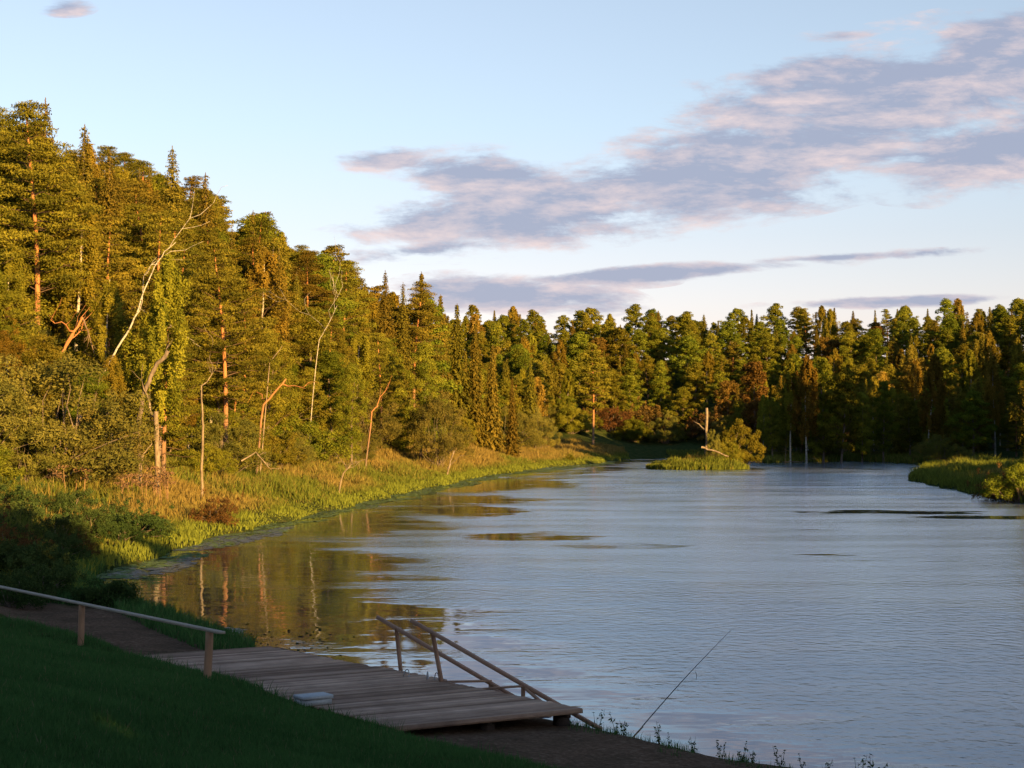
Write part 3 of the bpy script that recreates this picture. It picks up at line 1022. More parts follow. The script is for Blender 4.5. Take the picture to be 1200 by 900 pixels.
# ------------------------------------------------------------------ dead wood and bare trunks on the hillside
def limb(name, label, pts, r0, r1, mat, twigs=0, seed=0, dist=None, cat='dead trunk', fork=None, ground=False, toward=.0):
    """pts: picture points of the stem, all about `dist` metres away"""
    rng = np.random.RandomState(seed)
    W = []
    for i, q in enumerate(pts):
        W.append(at_y(q[0], q[1], dist + i * toward))
    W = np.array(W)
    if ground:
        W[0][2] = min(W[0][2], T(W[0][0], W[0][1])) - .4
    base = W[0].copy()
    t = np.linspace(0, 1, len(W)); tt = np.linspace(0, 1, len(W) * 3)
    P = np.stack([np.interp(tt, t, W[:, i]) for i in range(3)], 1) - base
    P[1:-1] += rng.normal(size=P[1:-1].shape) * r0 * .25
    m = MB()
    m.tube(P, np.linspace(r0, r1, len(P)), 7)
    root = m.obj(name, mat, None, True, Vector(base))
    tag(root, label, cat)
    L = np.linalg.norm(P[-1] - P[0])
    for i in range(twigs):
        k = rng.randint(len(P) // 3, len(P))
        d = (P[-1] - P[0]) / L + rn(rng, 1)[0] * .6
        m2 = MB()
        l = L * rng.uniform(.2, .5)
        e = P[k] + d / np.linalg.norm(d) * l
        B = bent(P[k], e, 6, rng, .35, 0)
        m2.tube(B, np.linspace(max(r1 * .9, r0 * .35), .012, 6), 5)
        for q in range(3):
            kk = rng.randint(2, 6); d2 = d + rn(rng, 1)[0] * .8
            m2.tube(bent(B[kk], B[kk] + d2 / np.linalg.norm(d2) * l * .45, 4, rng, .3), np.linspace(.02, .008, 4), 4)
        m2.obj('branch' if cat else 'limb', mat, root, True)
    return root


limb('leaning_snag', 'thick grey broken trunk leaning right at the foot of the left hill', [(72, 538), (82, 515), (95, 486)], .22, .14, M_grey, 0, 1, 112, ground=True)
limb('broken_stump', 'tall broken stump with flaking bark left of the thin bare trunk', [(184, 545), (184, 510), (183, 482)], .20, .15, M_grey, 2, 2, 116, ground=True, cat='stump')
limb('slender_snag', 'thin straight bare trunk standing in front of a dark gap', [(236, 546), (238, 510), (237, 480), (236, 452)],  .10, .05, M_grey, 1, 3, 118, ground=True)
limb('leaning_pine', 'thick brown pine stem bending right behind the stump', [(164, 520), (163, 495), (168, 460), (178, 438), (197, 411)], .18, .13, M_sbark, 1, 4, 117, cat='bare trunk', ground=True)
limb('forked_limb', 'forked orange pine limb leaning over the lower left hillside', [(62, 440), (70, 418), (85, 392), (97, 372)], .15, .08, M_pbark, 3, 5, 126, cat='bare limb', ground=True)
limb('forked_limb', 'red twisted limb falling from the forked orange pine', [(97, 372), (104, 392), (111, 417)], .07, .03, M_pbark, 2, 6, 126, cat='bare limb')
_o = limb('trunk', None, [(108, 470), (133, 415), (152, 386), (160, 368), (167, 345), (180, 315), (192, 296), (206, 284)], .085, .02, M_bbark, 3, 8, 119, cat=None)
attach(_o, LEAN)
limb('red_limb', 'short red trunk leaning right on the middle hillside', [(300, 486), (308, 476), (320, 462), (335, 444)], .11, .07, M_pbark, 2, 9, 150, cat='bare limb', ground=True)
limb('white_branch', 'thin white dead branch leaning right above the red trunk', [(304, 447), (316, 425), (331, 405)], .07, .02, M_grey, 0, 10, 150, cat='bare branch', ground=True)
limb('bare_birch', 'bare white branches fanning up on the right hillside', [(360, 422), (373, 400), (386, 378), (395, 358)], .05, .018, M_bbark, 3, 11, 184, cat='dead birch', ground=True)
limb('red_limb', 'pale red leaning trunk left of the pale round willow', [(428, 492), (436, 482), (443, 475)], .10, .07, M_pbark, 1, 13, 192, cat='bare limb', ground=True)
limb('dead_branch', 'bleached dead branch lying on the grass at the hill foot', [(395, 568), (402, 555), (411, 545)], .09, .04, M_grey, 5, 14, 150, cat='dead branch', ground=True)
limb('dead_branch', 'bleached branch lying at the foot of the left hillside below the thin trunk', [(160, 548), (168, 532), (178, 520)], .07, .03, M_grey, 3, 15, 113, cat='dead branch', ground=True)
limb('dead_branch', 'arched dry branch on the grass right of the thin bare trunk', [(283, 540), (300, 530), (315, 548)], .06, .03, M_grey, 3, 16, 122, cat='dead branch')
limb('dead_branch', 'pale twiggy branch at the far left edge of the hillside', [(0, 495), (18, 478), (40, 462)], .09, .03, M_grey, 4, 17, 112, cat='dead branch', ground=True)
_o = limb('stem', None, [(523, 552), (528, 540), (532, 528)], .11, .07, M_grey, 0, 18, 214, cat=None, ground=True)
attach(_o, ROUNDW)

# islet pieces
limb('broken_pole_trunk', 'pale broken trunk standing upright on the islet', [(828, 538), (828, 510), (828, 478)], .27, .22, M_grey, 1, 20, 279, ground=True)
limb('fallen_log', 'fallen pale log sloping down on the islet beside the pole trunk', [(822, 524), (838, 529), (854, 535)], .17, .10, M_grey, 0, 21, 275, cat='log', toward=-.5)
limb('floating_log', 'thin bare log lying at the water right of the islet', [(872, 541), (905, 542), (935, 541)], .14, .06, M_grey, 2, 22, 330, cat='log')
_c = special_at('willow', 836, 277, 6.6, var=2, wide=.42, label='two lobed rounded small tree on the islet beside the pole trunk')

# tall dry hogweed stalks
def hogweed_mesh(seed, H=2.1):
    rng = np.random.RandomState(seed)
    k = MB(); hs_ = []
    top = np.array([rng.uniform(-.15, .15), rng.uniform(-.15, .15), H])
    k.tube(bent((0, 0, -.1), top, 5, rng, .06), np.linspace(.035, .018, 5), 5)
    heads = [top] + [np.array([math.cos(a) * .35, math.sin(a) * .35, H * f]) for a, f in ((rng.uniform(0, 6), .75), (rng.uniform(0, 6), .85))]
    for q, c in enumerate(heads):
        if q: k.tube(bent((0, 0, c[2] - .35), c, 3, rng, .05), [.018, .012, .01], 4)
        r = .34 if q == 0 else .2
        h = MB()
        h.tube([c - [0, 0, .05], c + [0, 0, .03]], [.02, .02], 5)
        for a in range(9):
            an = a * TAU / 9
            e = c + np.array([math.cos(an) * r, math.sin(an) * r, r * .45])
            h.tube([c, (c + e) / 2 + np.array([0, 0, .02]), e], [.012, .01, .008], 4)
            h.rhombs(e + rn(rng, 5) * .05, np.tile([0, 0, 1.], (5, 1)) + rn(rng, 5) * .4, .12, .8, rng, .4)
        hs_.append(h.mesh('seed_head', M_dry))
    return [k.mesh('stalk', M_dry, True)] + hs_


HW = [hogweed_mesh(i) for i in (1, 2, 3)]
rs = np.random.RandomState(4)
hw_pos = sorted([(rs.uniform(142, 196), rs.uniform(588, 600)) for _ in range(16)] + [(62, 585), (75, 590), (98, 592), (88, 580), (108, 575)])
for i, (px, py) in enumerate(hw_pos):
    p = hit(px, py)
    o = empty('dry_stalk', p, rs.uniform(0, TAU), rs.uniform(.75, 1.1))
    for nm, me in zip(('stalk', 'seed_head', 'seed_head', 'seed_head'), HW[i % 3]):
        c = bpy.data.objects.new(nm, me); COL.objects.link(c); c.parent = o
    o.rotation_euler[0] = rs.uniform(-.1, .1); o.rotation_euler[1] = rs.uniform(-.12, .12)
    tag(o, 'tall dry brown weed stalk on the left bank, %s from the left' % (ORD[i] if i < 20 else 'last'), 'dry weed', 'dry weed stalks on the left bank')

# ------------------------------------------------------------------ grasses
def blades(name, X, Y, H, Wd, mat, rng, lean=.35, dryf=None, tint=None, zoff=0.0):
    n = len(X)
    Z = terrain(X, Y) + zoff
    a = rng.uniform(0, TAU, n)
    la = rng.uniform(0, TAU, n); ll = rng.rand(n) * lean * H
    cx, sy = np.cos(a) * Wd / 2, np.sin(a) * Wd / 2
    B = np.stack([X, Y, Z - .03], 1)
    D = np.stack([cx, sy, 0 * cx], 1)
    Mid = B + np.stack([np.cos(la) * ll * .35, np.sin(la) * ll * .35, H * .6], 1)
    Tp = B + np.stack([np.cos(la) * ll, np.sin(la) * ll, H], 1)
    v = np.stack([B - D, B + D, Mid + D * .75, Mid - D * .75, Tp + D * .12, Tp - D * .12], 1).reshape(-1, 3)
    i = np.arange(n)[:, None] * 6
    f = np.concatenate([i + np.array([[0, 1, 2, 3]]), i + np.array([[3, 2, 4, 5]])])
    tn = rng.rand(n) if tint is None else tint
    m = MB(); m.add(v, f, np.repeat(tn, 6))
    o = m.obj(name, mat)
    at = o.data.attributes.new('dry', 'FLOAT', 'POINT')
    dr = np.zeros(n) if dryf is None else dryf
    at.data.foreach_set('value', np.repeat(dr, 6).astype(np.float32))
    return o


rg = np.random.RandomState(123)
# mown-ish lawn in front
n = 330000
Y = 12 + 30 * rg.rand(n) ** 1.15
X = (rg.uniform(-.36, .05, n)) * Y + rg.uniform(-.6, .6, n)
s = sdist(X, Y)
edge = 7.3 + (fbm(X * .7, Y * .7, 4) - .5) * 1.3
ok = (s > edge) & (s < 60)
thin = (s > 5.2) & (s <= edge) & (rg.rand(n) < .12 * (fbm(X * 1.2, Y * 1.2, 14) > .5))
ok |= thin
X, Y = X[ok], Y[ok]
tl = np.clip(.55 * fbm(X * .8, Y * .8, 21) + .45 * rg.rand(len(X)), 0, 1)
o = blades('lawn_grass', X, Y, rg.uniform(.05, .13, len(X)) * (.75 + .8 * fbm(X * .9, Y * .9, 2)), rg.uniform(.008, .016, len(X)), M_lawn, rg, .6,
           dryf=(rg.rand(len(X)) < .03) * 1.0, tint=tl)
tag(o, 'short dark green grass on the slope below the railing', 'grass', kind='stuff')
# taller tufts at the lawn edge
n = 9000
Y = rg.uniform(26, 42, n); X = rg.uniform(-.33, .02, n) * Y
s = sdist(X, Y); ok = (s > 6.2) & (s < 8.4) & (fbm(X * 1.1, Y * 1.1, 31) > .5)
X, Y = X[ok], Y[ok]
o = blades('edge_grass', X, Y, rg.uniform(.12, .30, len(X)), .014, M_lawn, rg, .6)
tag(o, 'longer grass tufts along the top edge of the lawn', 'grass', kind='stuff')

# tall grass of the left bank and the meadow point
def scatter(n, xr, yr, fn, pw=1.0):
    X = rg.uniform(*xr, n); Y = yr[0] + (yr[1] - yr[0]) * rg.rand(n) ** pw
    s = sdist(X, Y)
    k = fn(X, Y, s)
    return X[k], Y[k], s[k]


X, Y, s = scatter(900000, (-60, 26), (62, 400), lambda X, Y, s: (s > .0) & (s < np.where(Y > 300, 40, 19)) & (600 + FPX * X / Y > -60) & (600 + FPX * X / Y < 900), 1.3)
if len(X) > 270000:
    k = rg.permutation(len(X))[:270000]; X, Y, s = X[k], Y[k], s[k]
pt = fbm(X * .12, Y * .05, 40)
dry = np.clip(sstep(.34, .58, pt + .12 * (rg.rand(len(X)) - .5)) * sstep(1.5, 5, s) + (rg.rand(len(X)) < .15) * .6 * (s > 2), 0, 1)
dry = np.clip(dry + sstep(215, 250, Y) * sstep(4, 9, s) * .8, 0, 1)
Hh = rg.uniform(.35, .95, len(X)) * np.interp(s, [0, 1.5, 5, 20], [.3, .5, 1.0, .9]) * (.15 + 2.3 * fbm(X * .45, Y * .22, 44) ** 1.6)
o = blades('bank_grass', X, Y, Hh, rg.uniform(.035, .07, len(X)) * (1 + .003 * Y), M_bank, rg, .7, dry, tint=np.clip(rg.rand(len(X)) * .75 + .45 * (s < 1.6), 0, 1))
tag(o, 'tall golden and green grass covering the left river bank', 'grass', kind='stuff')

# islet
a = rg.uniform(0, TAU, 16000); r = np.sqrt(rg.rand(16000)) * 1.02
X = ISL[0] + np.cos(a) * r * ISL[2]; Y = ISL[1] + np.sin(a) * r * ISL[3]
dry = sstep(.45, .1, r) * .8 * (rg.rand(len(X)) < .8) + (rg.rand(len(X)) < .08) * .6
o = blades('islet_grass', X, Y, rg.uniform(.3, 1.2, len(X)) * (.25 + 1.5 * fbm(X * .5, Y * .4, 52) ** 1.5) * (1.5 - .7 * r) + .15, .12, M_bank, rg, .6, np.clip(dry, 0, 1), zoff=0)
tag(o, 'yellow green sedge covering the small islet', 'grass', kind='stuff')
# right bank
X, Y, s = scatter(160000, (36, 75), (120, 300), lambda X, Y, s: (s > 0) & (s < 22) & (600 + FPX * X / Y < 1290))
if len(X) > 36000:
    k = rg.permutation(len(X))[:36000]; X, Y, s = X[k], Y[k], s[k]
dry = sstep(.5, .65, fbm(X * .2, Y * .1, 60)) * .8 * sstep(2, 5, s)
o = blades('right_bank_grass', X, Y, rg.uniform(.3, 1.1, len(X)) * (.2 + 2.2 * fbm(X * .35, Y * .14, 61) ** 1.6), .09, M_bank, rg, .7, dry)
tag(o, 'long green grass on the shaded right river bank', 'grass', kind='stuff')
# far shore
X, Y, s = scatter(160000, (36, 120), (318, 400), lambda X, Y, s: (s > 0) & (s < 14) & (600 + FPX * X / Y > 780))
if len(X) > 26000:
    k = rg.permutation(len(X))[:26000]; X, Y, s = X[k], Y[k], s[k]
o = blades('far_shore_grass', X, Y, rg.uniform(.4, 1.2, len(X)), .16, M_bank, rg, .7, (rg.rand(len(X)) < .3) * .5)
tag(o, 'dark reeds and grass along the far shaded shore', 'grass', kind='stuff')

# small weeds on the rim of the near bank
def weed_mesh(seed):
    rng = np.random.RandomState(seed)
    k = MB(); m = MB()
    for st in range(4):
        h = rng.uniform(.12, .32); a = rng.uniform(0, TAU)
        e = np.array([math.cos(a) * h * .35, math.sin(a) * h * .35, h])
        B = bent((0, 0, -.02), e, 5, rng, .1)
        k.tube(B, np.linspace(.004, .002, 5), 4)
        n = 9
        u = rng.rand(n)
        C = np.stack([np.interp(u, np.linspace(0, 1, 5), B[:, i]) for i in range(3)], 1) + rn(rng, n) * .018
        m.rhombs(C, rn(rng, n) + [0, 0, .6], .06, .4, rng, .5)
    return k.mesh('stem', M_shade, True), m.mesh('leaves', M_shade)


WD = [weed_mesh(i) for i in (5, 6, 7)]
wpx = [(730, 860), (772, 865), (783, 868), (812, 876), (843, 884), (868, 890), (880, 891), (912, 896), (938, 897), (968, 898), (1005, 899), (1020, 899), (1031, 899), (700, 852), (722, 857)]
wpx.sort()
for i, (px, py) in enumerate(wpx):
    q = hit(px, py)
    best = None
    for yy in np.arange(26, 38, .15):            # the rim: highest point of the bank seen at that column
        xx = (px - 600) / FPX * yy
        z = T(xx, yy)
        v = (z - EYE[2]) / yy
        if z > 0.02 and (best is None or v > best[0]): best = (v, xx, yy, z)
    o = empty('rim_weed', best[1:], rs.uniform(0, 6), rs.uniform(.8, 1.5))
    for nm, me in zip(('stem', 'leaves'), WD[i % 3]):
        c = bpy.data.objects.new(nm, me); COL.objects.link(c); c.parent = o
    tag(o, 'small weed on the near bank rim against the water, %s from the left' % ORD[i], 'weed', 'weeds along the near bank rim')
X, Y, s = scatter(60000, (-2, 12), (24, 40), lambda X, Y, s: (s > .05) & (s < 1.1) & (fbm(X * 1.5, Y * 1.5, 70) > .5) & (X > 1.0))
X, Y = X[:2600], Y[:2600]
o = blades('rim_grass', X, Y, rg.uniform(.04, .2, len(X)), .012, M_lawn, rg, .6)
tag(o, 'sparse grass along the rim of the bare near bank', 'grass', kind='stuff')
# weeds at the water between dirt path and dock
X, Y, s = scatter(200000, (-30, -5), (46, 76), lambda X, Y, s: (s > .0) & (s < 7) & ((Y > 58) | (s < 2.0)) & (600 + FPX * X / Y < 300))
X, Y = X[:26000], Y[:26000]
o = blades('waterside_grass', X, Y, rg.uniform(.12, .5, len(X)), .03, M_lawn, rg, .7, (rg.rand(len(X)) < .1) * .5)
tag(o, 'dark waterside grass between the dirt path and the river', 'grass', kind='stuff')

# ------------------------------------------------------------------ floating mats
def inside(px, py, W):
    r = np.zeros(px.shape, bool)
    for i in range(len(W)):
        a = W[i]; b = W[(i + 1) % len(W)]
        c = (a[1] > py) != (b[1] > py)
        r ^= c & (px < a[0] + (py - a[1]) * (b[0] - a[0]) / (b[1] - a[1] + 1e-9))
    return r


def mat_blob(name, label, pxs, mat, seed, cat='algae mat', dens=7):
    """a raft of small overlapping scraps inside an outline laid on the water"""
    rng = np.random.RandomState(seed)
    W = np.array([at_z(px, py, .0)[:2] for px, py in pxs])
    c = W.mean(0); lo = W.min(0); hi = W.max(0)
    n = int((hi[0] - lo[0]) * (hi[1] - lo[1]) * dens * 4)
    X = rng.uniform(lo[0] - .3, hi[0] + .3, n); Y = rng.uniform(lo[1] - .3, hi[1] + .3, n)
    wob = .9
    ok = inside(X + (fbm(X * 1.1, Y * 1.1, seed) - .5) * wob, Y + (fbm(X * 1.1, Y * 1.1, seed + 9) - .5) * wob * 4, W) & (fbm(X * .9, Y * .5, seed + 3) > .36)
    X, Y = X[ok], Y[ok]
    m = MB()
    C = np.stack([X - c[0], Y - c[1], .004 + .016 * rng.rand(len(X))], 1)
    m.rhombs(C, np.tile([0, 0, 1.], (len(X), 1)) + rn(rng, len(X)) * .012, rng.uniform(.18, .6, len(X)), .6, rng, rng.rand(len(X)))
    o = m.obj(name, mat, None, False, (c[0], c[1], 0))
    tag(o, label, cat, 'floating algae mats')
    return o


mat_blob('algae_mat', 'largest grey algae mat on the water below the dark left bank', [(118, 676), (165, 664), (215, 654), (240, 655), (222, 666), (195, 672), (150, 679)], M_algae_grey, 1)
mat_blob('algae_mat', 'long grey algae mat right of the dark bank shrubs', [(205, 646), (240, 632), (290, 624), (345, 617), (330, 627), (270, 640), (228, 647)], M_algae_grey, 2)
mat_blob('algae_mat', 'small grey algae mat beside the end of the wooden deck', [(255, 742), (272, 737), (290, 744), (280, 753), (262, 751)], M_algae_grey, 3)
mat_blob('algae_mat', 'thin green duckweed strip between the two grey mats', [(150, 666), (190, 657), (245, 646), (232, 652), (180, 662)], M_algae_green, 4)
X, Y, s = scatter(260000, (-24, 22), (72, 350), lambda X, Y, s: (s < .2) & (s > -.6 - 3.2 * fbm(X * .12, Y * .05, 90) ** 1.5 * np.clip(Y / 130, .8, 2.2)) & (fbm(X * .5, Y * .2, 91) > .36) & (600 + FPX * X / Y < 720), 1.2)
X, Y = X[:30000], Y[:30000]
m = MB()
m.rhombs(np.stack([X, Y, .005 + .02 * rg.rand(len(X))], 1), np.tile([0, 0, 1.], (len(X), 1)) + rn(rg, len(X)) * .03, rg.uniform(.12, .4, len(X)) * (1 + Y / 300), .6, rg, rg.rand(len(X)))
o = m.obj('duckweed', M_algae_green)
tag(o, 'bright green duckweed floating along the sunlit left bank', 'duckweed', kind='stuff')
# floating leaves by the dock
m = MB()
n = 70
C = np.array([at_z(px, py, .012) for px, py in zip(rg.normal(345, 32, n), rg.normal(748, 8, n))])
m.rhombs(C, np.tile([0, 0, 1.], (n, 1)) + rn(rg, n) * .25, rg.uniform(.06, .18, n), .8, rg, rg.rand(n))
o = m.obj('floating_leaves', M_shade)
tag(o, 'scattered dark leaves floating on golden water behind the deck', 'floating leaves', kind='stuff')

# ------------------------------------------------------------------ wooden deck
D_ = at_z(460, 852, .52); C_ = at_z(683, 830, .52); A_ = at_z(145, 768, .52); B_ = at_z(300, 757, .52)
ux = (C_ - D_); ux[2] = 0; wlen = np.linalg.norm(ux); ux /= wlen            # along a plank
uy = (A_ - D_); uy[2] = 0; dlen = np.linalg.norm(uy)
uyn = uy / dlen
uz = np.array([0, 0, 1.])
rz_deck = math.atan2(ux[1], ux[0])
dock = empty('river_deck', D_ * [1, 1, 0] + [0, 0, T(D_[0], D_[1])], rz_deck)
tag(dock, 'low wooden plank deck lying on the bare river bank', 'deck')
RZ = np.array([[math.cos(-rz_deck), -math.sin(-rz_deck), 0], [math.sin(-rz_deck), math.cos(-rz_deck), 0], [0, 0, 1]])
base_d = np.array(dock.location)


def dl(p):
    return RZ @ (np.asarray(p) - base_d)


ly = RZ @ uyn                                  # deck long axis in local space
lx = np.array([1., 0, 0])
ln = np.array([-ly[1], ly[0], 0]); ln = np.array([0, 1., 0])
topz = .52 - base_d[2]
rb = np.random.RandomState(3)
m = MB()
pw = .148
step = (pw + .013) / max(.2, ly[1])            # distance along the long axis per plank
npl = int(dlen / step)
sect = 0
for i in range(npl):
    q = ly * (i + .5) * step
    t_ = i / npl
    ext = np.interp(t_, [0, .5, 1], [0, -.25, -.55]) + (0 if t_ < .38 else .18 if t_ < .62 else .05) + rb.uniform(-.035, .035)
    e0 = rb.uniform(-.02, .02)
    L = wlen + ext - e0
    tilt = rb.uniform(-.012, .012)
    axx = np.array([1, 0, tilt * .3]); axx /= np.linalg.norm(axx)
    tone = .5 + .32 * math.sin(i * .23) * (1 if i % 9 else -1) + rb.uniform(-.34, .34)
    m.box([q[0] + e0 + L / 2, q[1], topz - .0175 + rb.uniform(-.003, .003)], axx, [0, 1, 0], [-tilt * .3, 0, 1], L, pw, .035, np.clip(tone, 0, 1), .004)
deck = m.obj('deck', M_deck, dock)
# beams under the planks
for f in (.06, .5, .93):
    m = MB()
    a = lx * wlen * f + np.array([0, 0.05, topz - .11]); b = a + ly * (dlen - .2)
    c = (a + b) / 2
    side = np.cross([0, 0, 1], ly)
    m.box(c, ly, side, [0, 0, 1], np.linalg.norm(b - a), .10, .14, .3)
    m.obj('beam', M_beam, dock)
# front edge board
m = MB()
m.box([wlen / 2, -.02, topz - .055], lx, [0, 1, 0], [0, 0, 1], wlen - .04, .03, .075, .35)
m.obj('edge_board', M_deck, dock)
# supports: short log blocks at the front, piles at the river side
for (fx, fy) in ((.08, .02), (.53, .02), (.94, .02), (.5, .35), (.06, .35), (.5, .7), (.06, .7)):
    p = lx * wlen * fx + ly * dlen * fy + np.array([0, .12, 0])
    w_ = base_d + np.linalg.inv(RZ) @ p
    g = T(w_[0], w_[1]) - base_d[2] - .08
    m = MB()
    h = topz - .178 - g
    m.box([p[0], p[1], g + h / 2], lx, [0, 1, 0], [0, 0, 1], .26, .24, max(h, .05), .4, .01)
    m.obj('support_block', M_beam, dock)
for fy in (.12, .4, .68, .95):
    p = lx * wlen * .93 + ly * dlen * fy
    m = MB()
    m.tube([[p[0], p[1], -1.8], [p[0], p[1], topz - .18]], .08, 8)
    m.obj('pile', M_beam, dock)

# pale box on the deck
bp_ = at_z(371, 826, .52)
ang = rz_deck + .05
bx = empty('flat_box', bp_, ang)
m = MB(); m.box([0, .16, .055], lx, [0, 1, 0], uz, .66, .42, .11, .5, .008); m.obj('box_base', M_box, bx)
m = MB(); m.box([.01, .165, .155], lx, [0, 1, 0], uz, .70, .46, .075, .5, .012); m.obj('lid', M_box, bx)
tag(bx, 'flat pale grey box with a lid standing on the deck edge', 'box')

# ------------------------------------------------------------------ railing above the deck
def beam_obj(name, a, b, w, h, mat, parent, base, up=(0, 0, 1)):
    """board between world points; local x along it"""
    a = np.asarray(a, float); b = np.asarray(b, float)
    d = b - a; L = np.linalg.norm(d); d /= L
    m = MB()
    m.box([0, 0, 0], lx, [0, 1, 0], uz, L, w, h, .5, .006)
    o = m.obj(name, mat, parent)
    q = Vector(d).to_track_quat('X', 'Z')
    o.rotation_mode = 'QUATERNION'; o.rotation_quaternion = q
    o.location = Vector((a + b) / 2 - base)
    return o


P1b = at_y(242, 797, 31.5); P1t = at_y(245.5, 739, 31.5)
P2b = at_y(94, 760, 36.7); P2t = at_y(96, 708, 36.7)
dv = (P2t - P1t)
root = empty('wooden_railing', P1b)
tag(root, 'wooden handrail on round posts at the top edge of the lawn', 'railing')
rbz = P1b.copy()
g1 = T(P1b[0], P1b[1]); g2 = T(P2b[0], P2b[1])
P3t = P1t + dv * 2.35; P3b = np.array([P3t[0], P3t[1], T(P3t[0], P3t[1])])
for (b_, t_, r_) in ((P1b, P1t, .078), (P2b, P2t, .072), (P3b, P3t, .07)):
    m = MB()
    b2 = b_.copy(); b2[2] = min(b_[2], T(b_[0], b_[1])) - .3
    m.tube(bent(b2 - rbz, t_ - rbz - [0, 0, .02], 7, rb, .012), np.linspace(r_ * 1.02, r_ * .93, 7), 10)
    m.obj('post', M_rail, root, True)
beam_obj('top_rail', P1t - dv * .085 + [0, 0, .01], P3t + dv * .1 + [0, 0, .01], .125, .045, M_plank, root, rbz)

# ------------------------------------------------------------------ bathing ramp with two handrails behind the deck
r2a = at_y(482, 727, 39.4); r2b = at_z(705, 855, .05)
r1a = at_y(442, 723, 41.2); r1b = r1a + (r2b - r2a) * .99
root = empty('bathing_steps', (r2a + r1a + r2b + r1b) / 4 * [1, 1, 0])
tag(root, 'sloping wooden bathing steps with two handrails behind the deck', 'steps')
rb0 = np.array(root.location)
M_steps = wood_mat('steps_wood', (.32, .17, .11), (.55, .33, .22), (1.2, 10, 10), .3)
for a, b in ((r2a, r2b), (r1a, r1b)):
    beam_obj('handrail', a, b, .06, .085, M_steps, root, rb0)


def on(a, b, px):
    """point of the line a-b seen at picture column px"""
    lo, hi = 0., 1.
    for _ in range(30):
        mid = (lo + hi) / 2; p = a + (b - a) * mid
        if 600 + FPX * p[0] / p[1] < px: lo = mid
        else: hi = mid
    return a + (b - a) * lo


def upright(top, pyb, name, w=.075, pxb=None):
    b = at_y(pxb if pxb else 600 + FPX * top[0] / top[1], pyb, top[1])
    d = b - top
    m = MB()
    m.tube([np.zeros(3), d * .5, d], w * .62, 4)
    o = m.obj(name, M_steps, root); o.location = Vector(top - rb0)
    return b


b1 = upright(on(r2a, r2b, 507), 812, 'post', .08, 520)
b2 = upright(on(r1a, r1b, 465), 800, 'post', .08, 471)
b3 = upright(on(r1a, r1b, 575), 822, 'short_post', .075)
b4 = upright(on(r2a, r2b, 613), 832, 'short_post', .075)
q1 = on(r1a, r1b, 577); q2 = on(r2a, r2b, 615)
beam_obj('crosspiece', at_y(519, 799, b1[1]), at_y(576, 798, q1[1]), .05, .05, M_steps, root, rb0)
beam_obj('crosspiece', at_y(555, 808, b3[1]), at_y(613, 804, q2[1]), .05, .05, M_steps, root, rb0)
beam_obj('brace', q1 + [0, 0, -.08], at_y(592, 815, q1[1] - .5), .05, .06, M_steps, root, rb0)
beam_obj('brace', q2 + [0, 0, -.05], at_y(636, 824, q2[1] - .5), .05, .06, M_steps, root, rb0)
# stringers and treads going down into the water under the handrails
off = np.array([0, 0, -1.0])
for k in range(5):
    f = .30 + k * .15
    a = r1a + (r1b - r1a) * f + off * (1 - .35 * f); b = r2a + (r2b - r2a) * f + off * (1 - .35 * f)
    beam_obj('tread', a, b, .2, .04, M_steps, root, rb0)
for a, b in ((r2a, r2b), (r1a, r1b)):
    beam_obj('stringer', a + (b - a) * .22 + off * .95, b + off * .62, .05, .14, M_steps, root, rb0)

# wire loops at the foot of the posts
for i, (px, py) in enumerate(((476, 793), (501, 796), (512, 797))):
    p = at_z(px, py, .54)
    a = np.linspace(0, math.pi, 9)
    m = MB()
    m.tube(np.stack([np.cos(a) * .07, np.zeros(9), np.sin(a) * .17], 1), .012, 5)
    o = m.obj('wire_loop', M_wire, None, True, Vector(p)); o.rotation_euler = (0, rb.uniform(-.2, .2), .4 + i)
    tag(o, ['metal loop by the left handrail post of the steps', 'metal loop between the two handrail posts', 'metal loop against the right handrail post'][i], 'metal loop', 'metal loops on the deck edge')

# ------------------------------------------------------------------ fishing rod
best = None
for yy in np.arange(28, 38, .1):
    xx = (741 - 600) / FPX * yy; z = T(xx, yy); v = (z - EYE[2]) / yy
    if z > .02 and (best is None or v > best[0]): best = (v, xx, yy, z)
p0 = np.array(best[1:]); p1 = at_y(857, 738, p0[1] + .6)
rod = empty('fishing_rod', p0)
tag(rod, 'thin fishing rod leaning right over the water from the near bank', 'fishing rod')
t_ = np.linspace(0, 1, 12)[:, None]
d = p1 - p0
P = d * t_; P[:, 2] += .05 * np.sin(t_[:, 0] * math.pi)
m = MB(); m.tube(P[1:], np.linspace(.012, .004, 11), 6); m.obj('blank', M_rod, rod, True)
m = MB(); m.tube([-d * .03, d * .05, d * .10], .018, 8); m.obj('grip', M_cork, rod, True)
for f in (.45, .65, .85):
    m = MB(); c = d * f
    a = np.linspace(0, TAU, 9); m.tube(np.stack([c[0] + np.cos(a) * .012, np.full(9, c[1]), c[2] - .02 + np.sin(a) * .012], 1), .002, 4)
    m.obj('guide_ring', M_wire, rod)
m = MB(); c = d * .62
m.tube([c + [.02, 0, -.02], c + [.05, 0, -.12], c + [.03, 0, -.2]], [.003, .007, .003], 5); m.obj('float', M_rod, rod)

# ------------------------------------------------------------------ light
SUN_EL = R(10.0)
AZ = R(34.0)                 # the sun stands behind the camera, this far to its right
to_sun = Vector((math.sin(AZ) * math.cos(SUN_EL), -math.cos(AZ) * math.cos(SUN_EL), math.sin(SUN_EL)))
sd = bpy.data.lights.new('sun', 'SUN'); sd.energy = 5.0; sd.angle = R(.5); sd.color = (1.0, .60, .18)
sun = bpy.data.objects.new('sun', sd); COL.objects.link(sun)
sun.rotation_euler = (-to_sun).to_track_quat('-Z', 'Y').to_euler()
sun.location = to_sun * 100

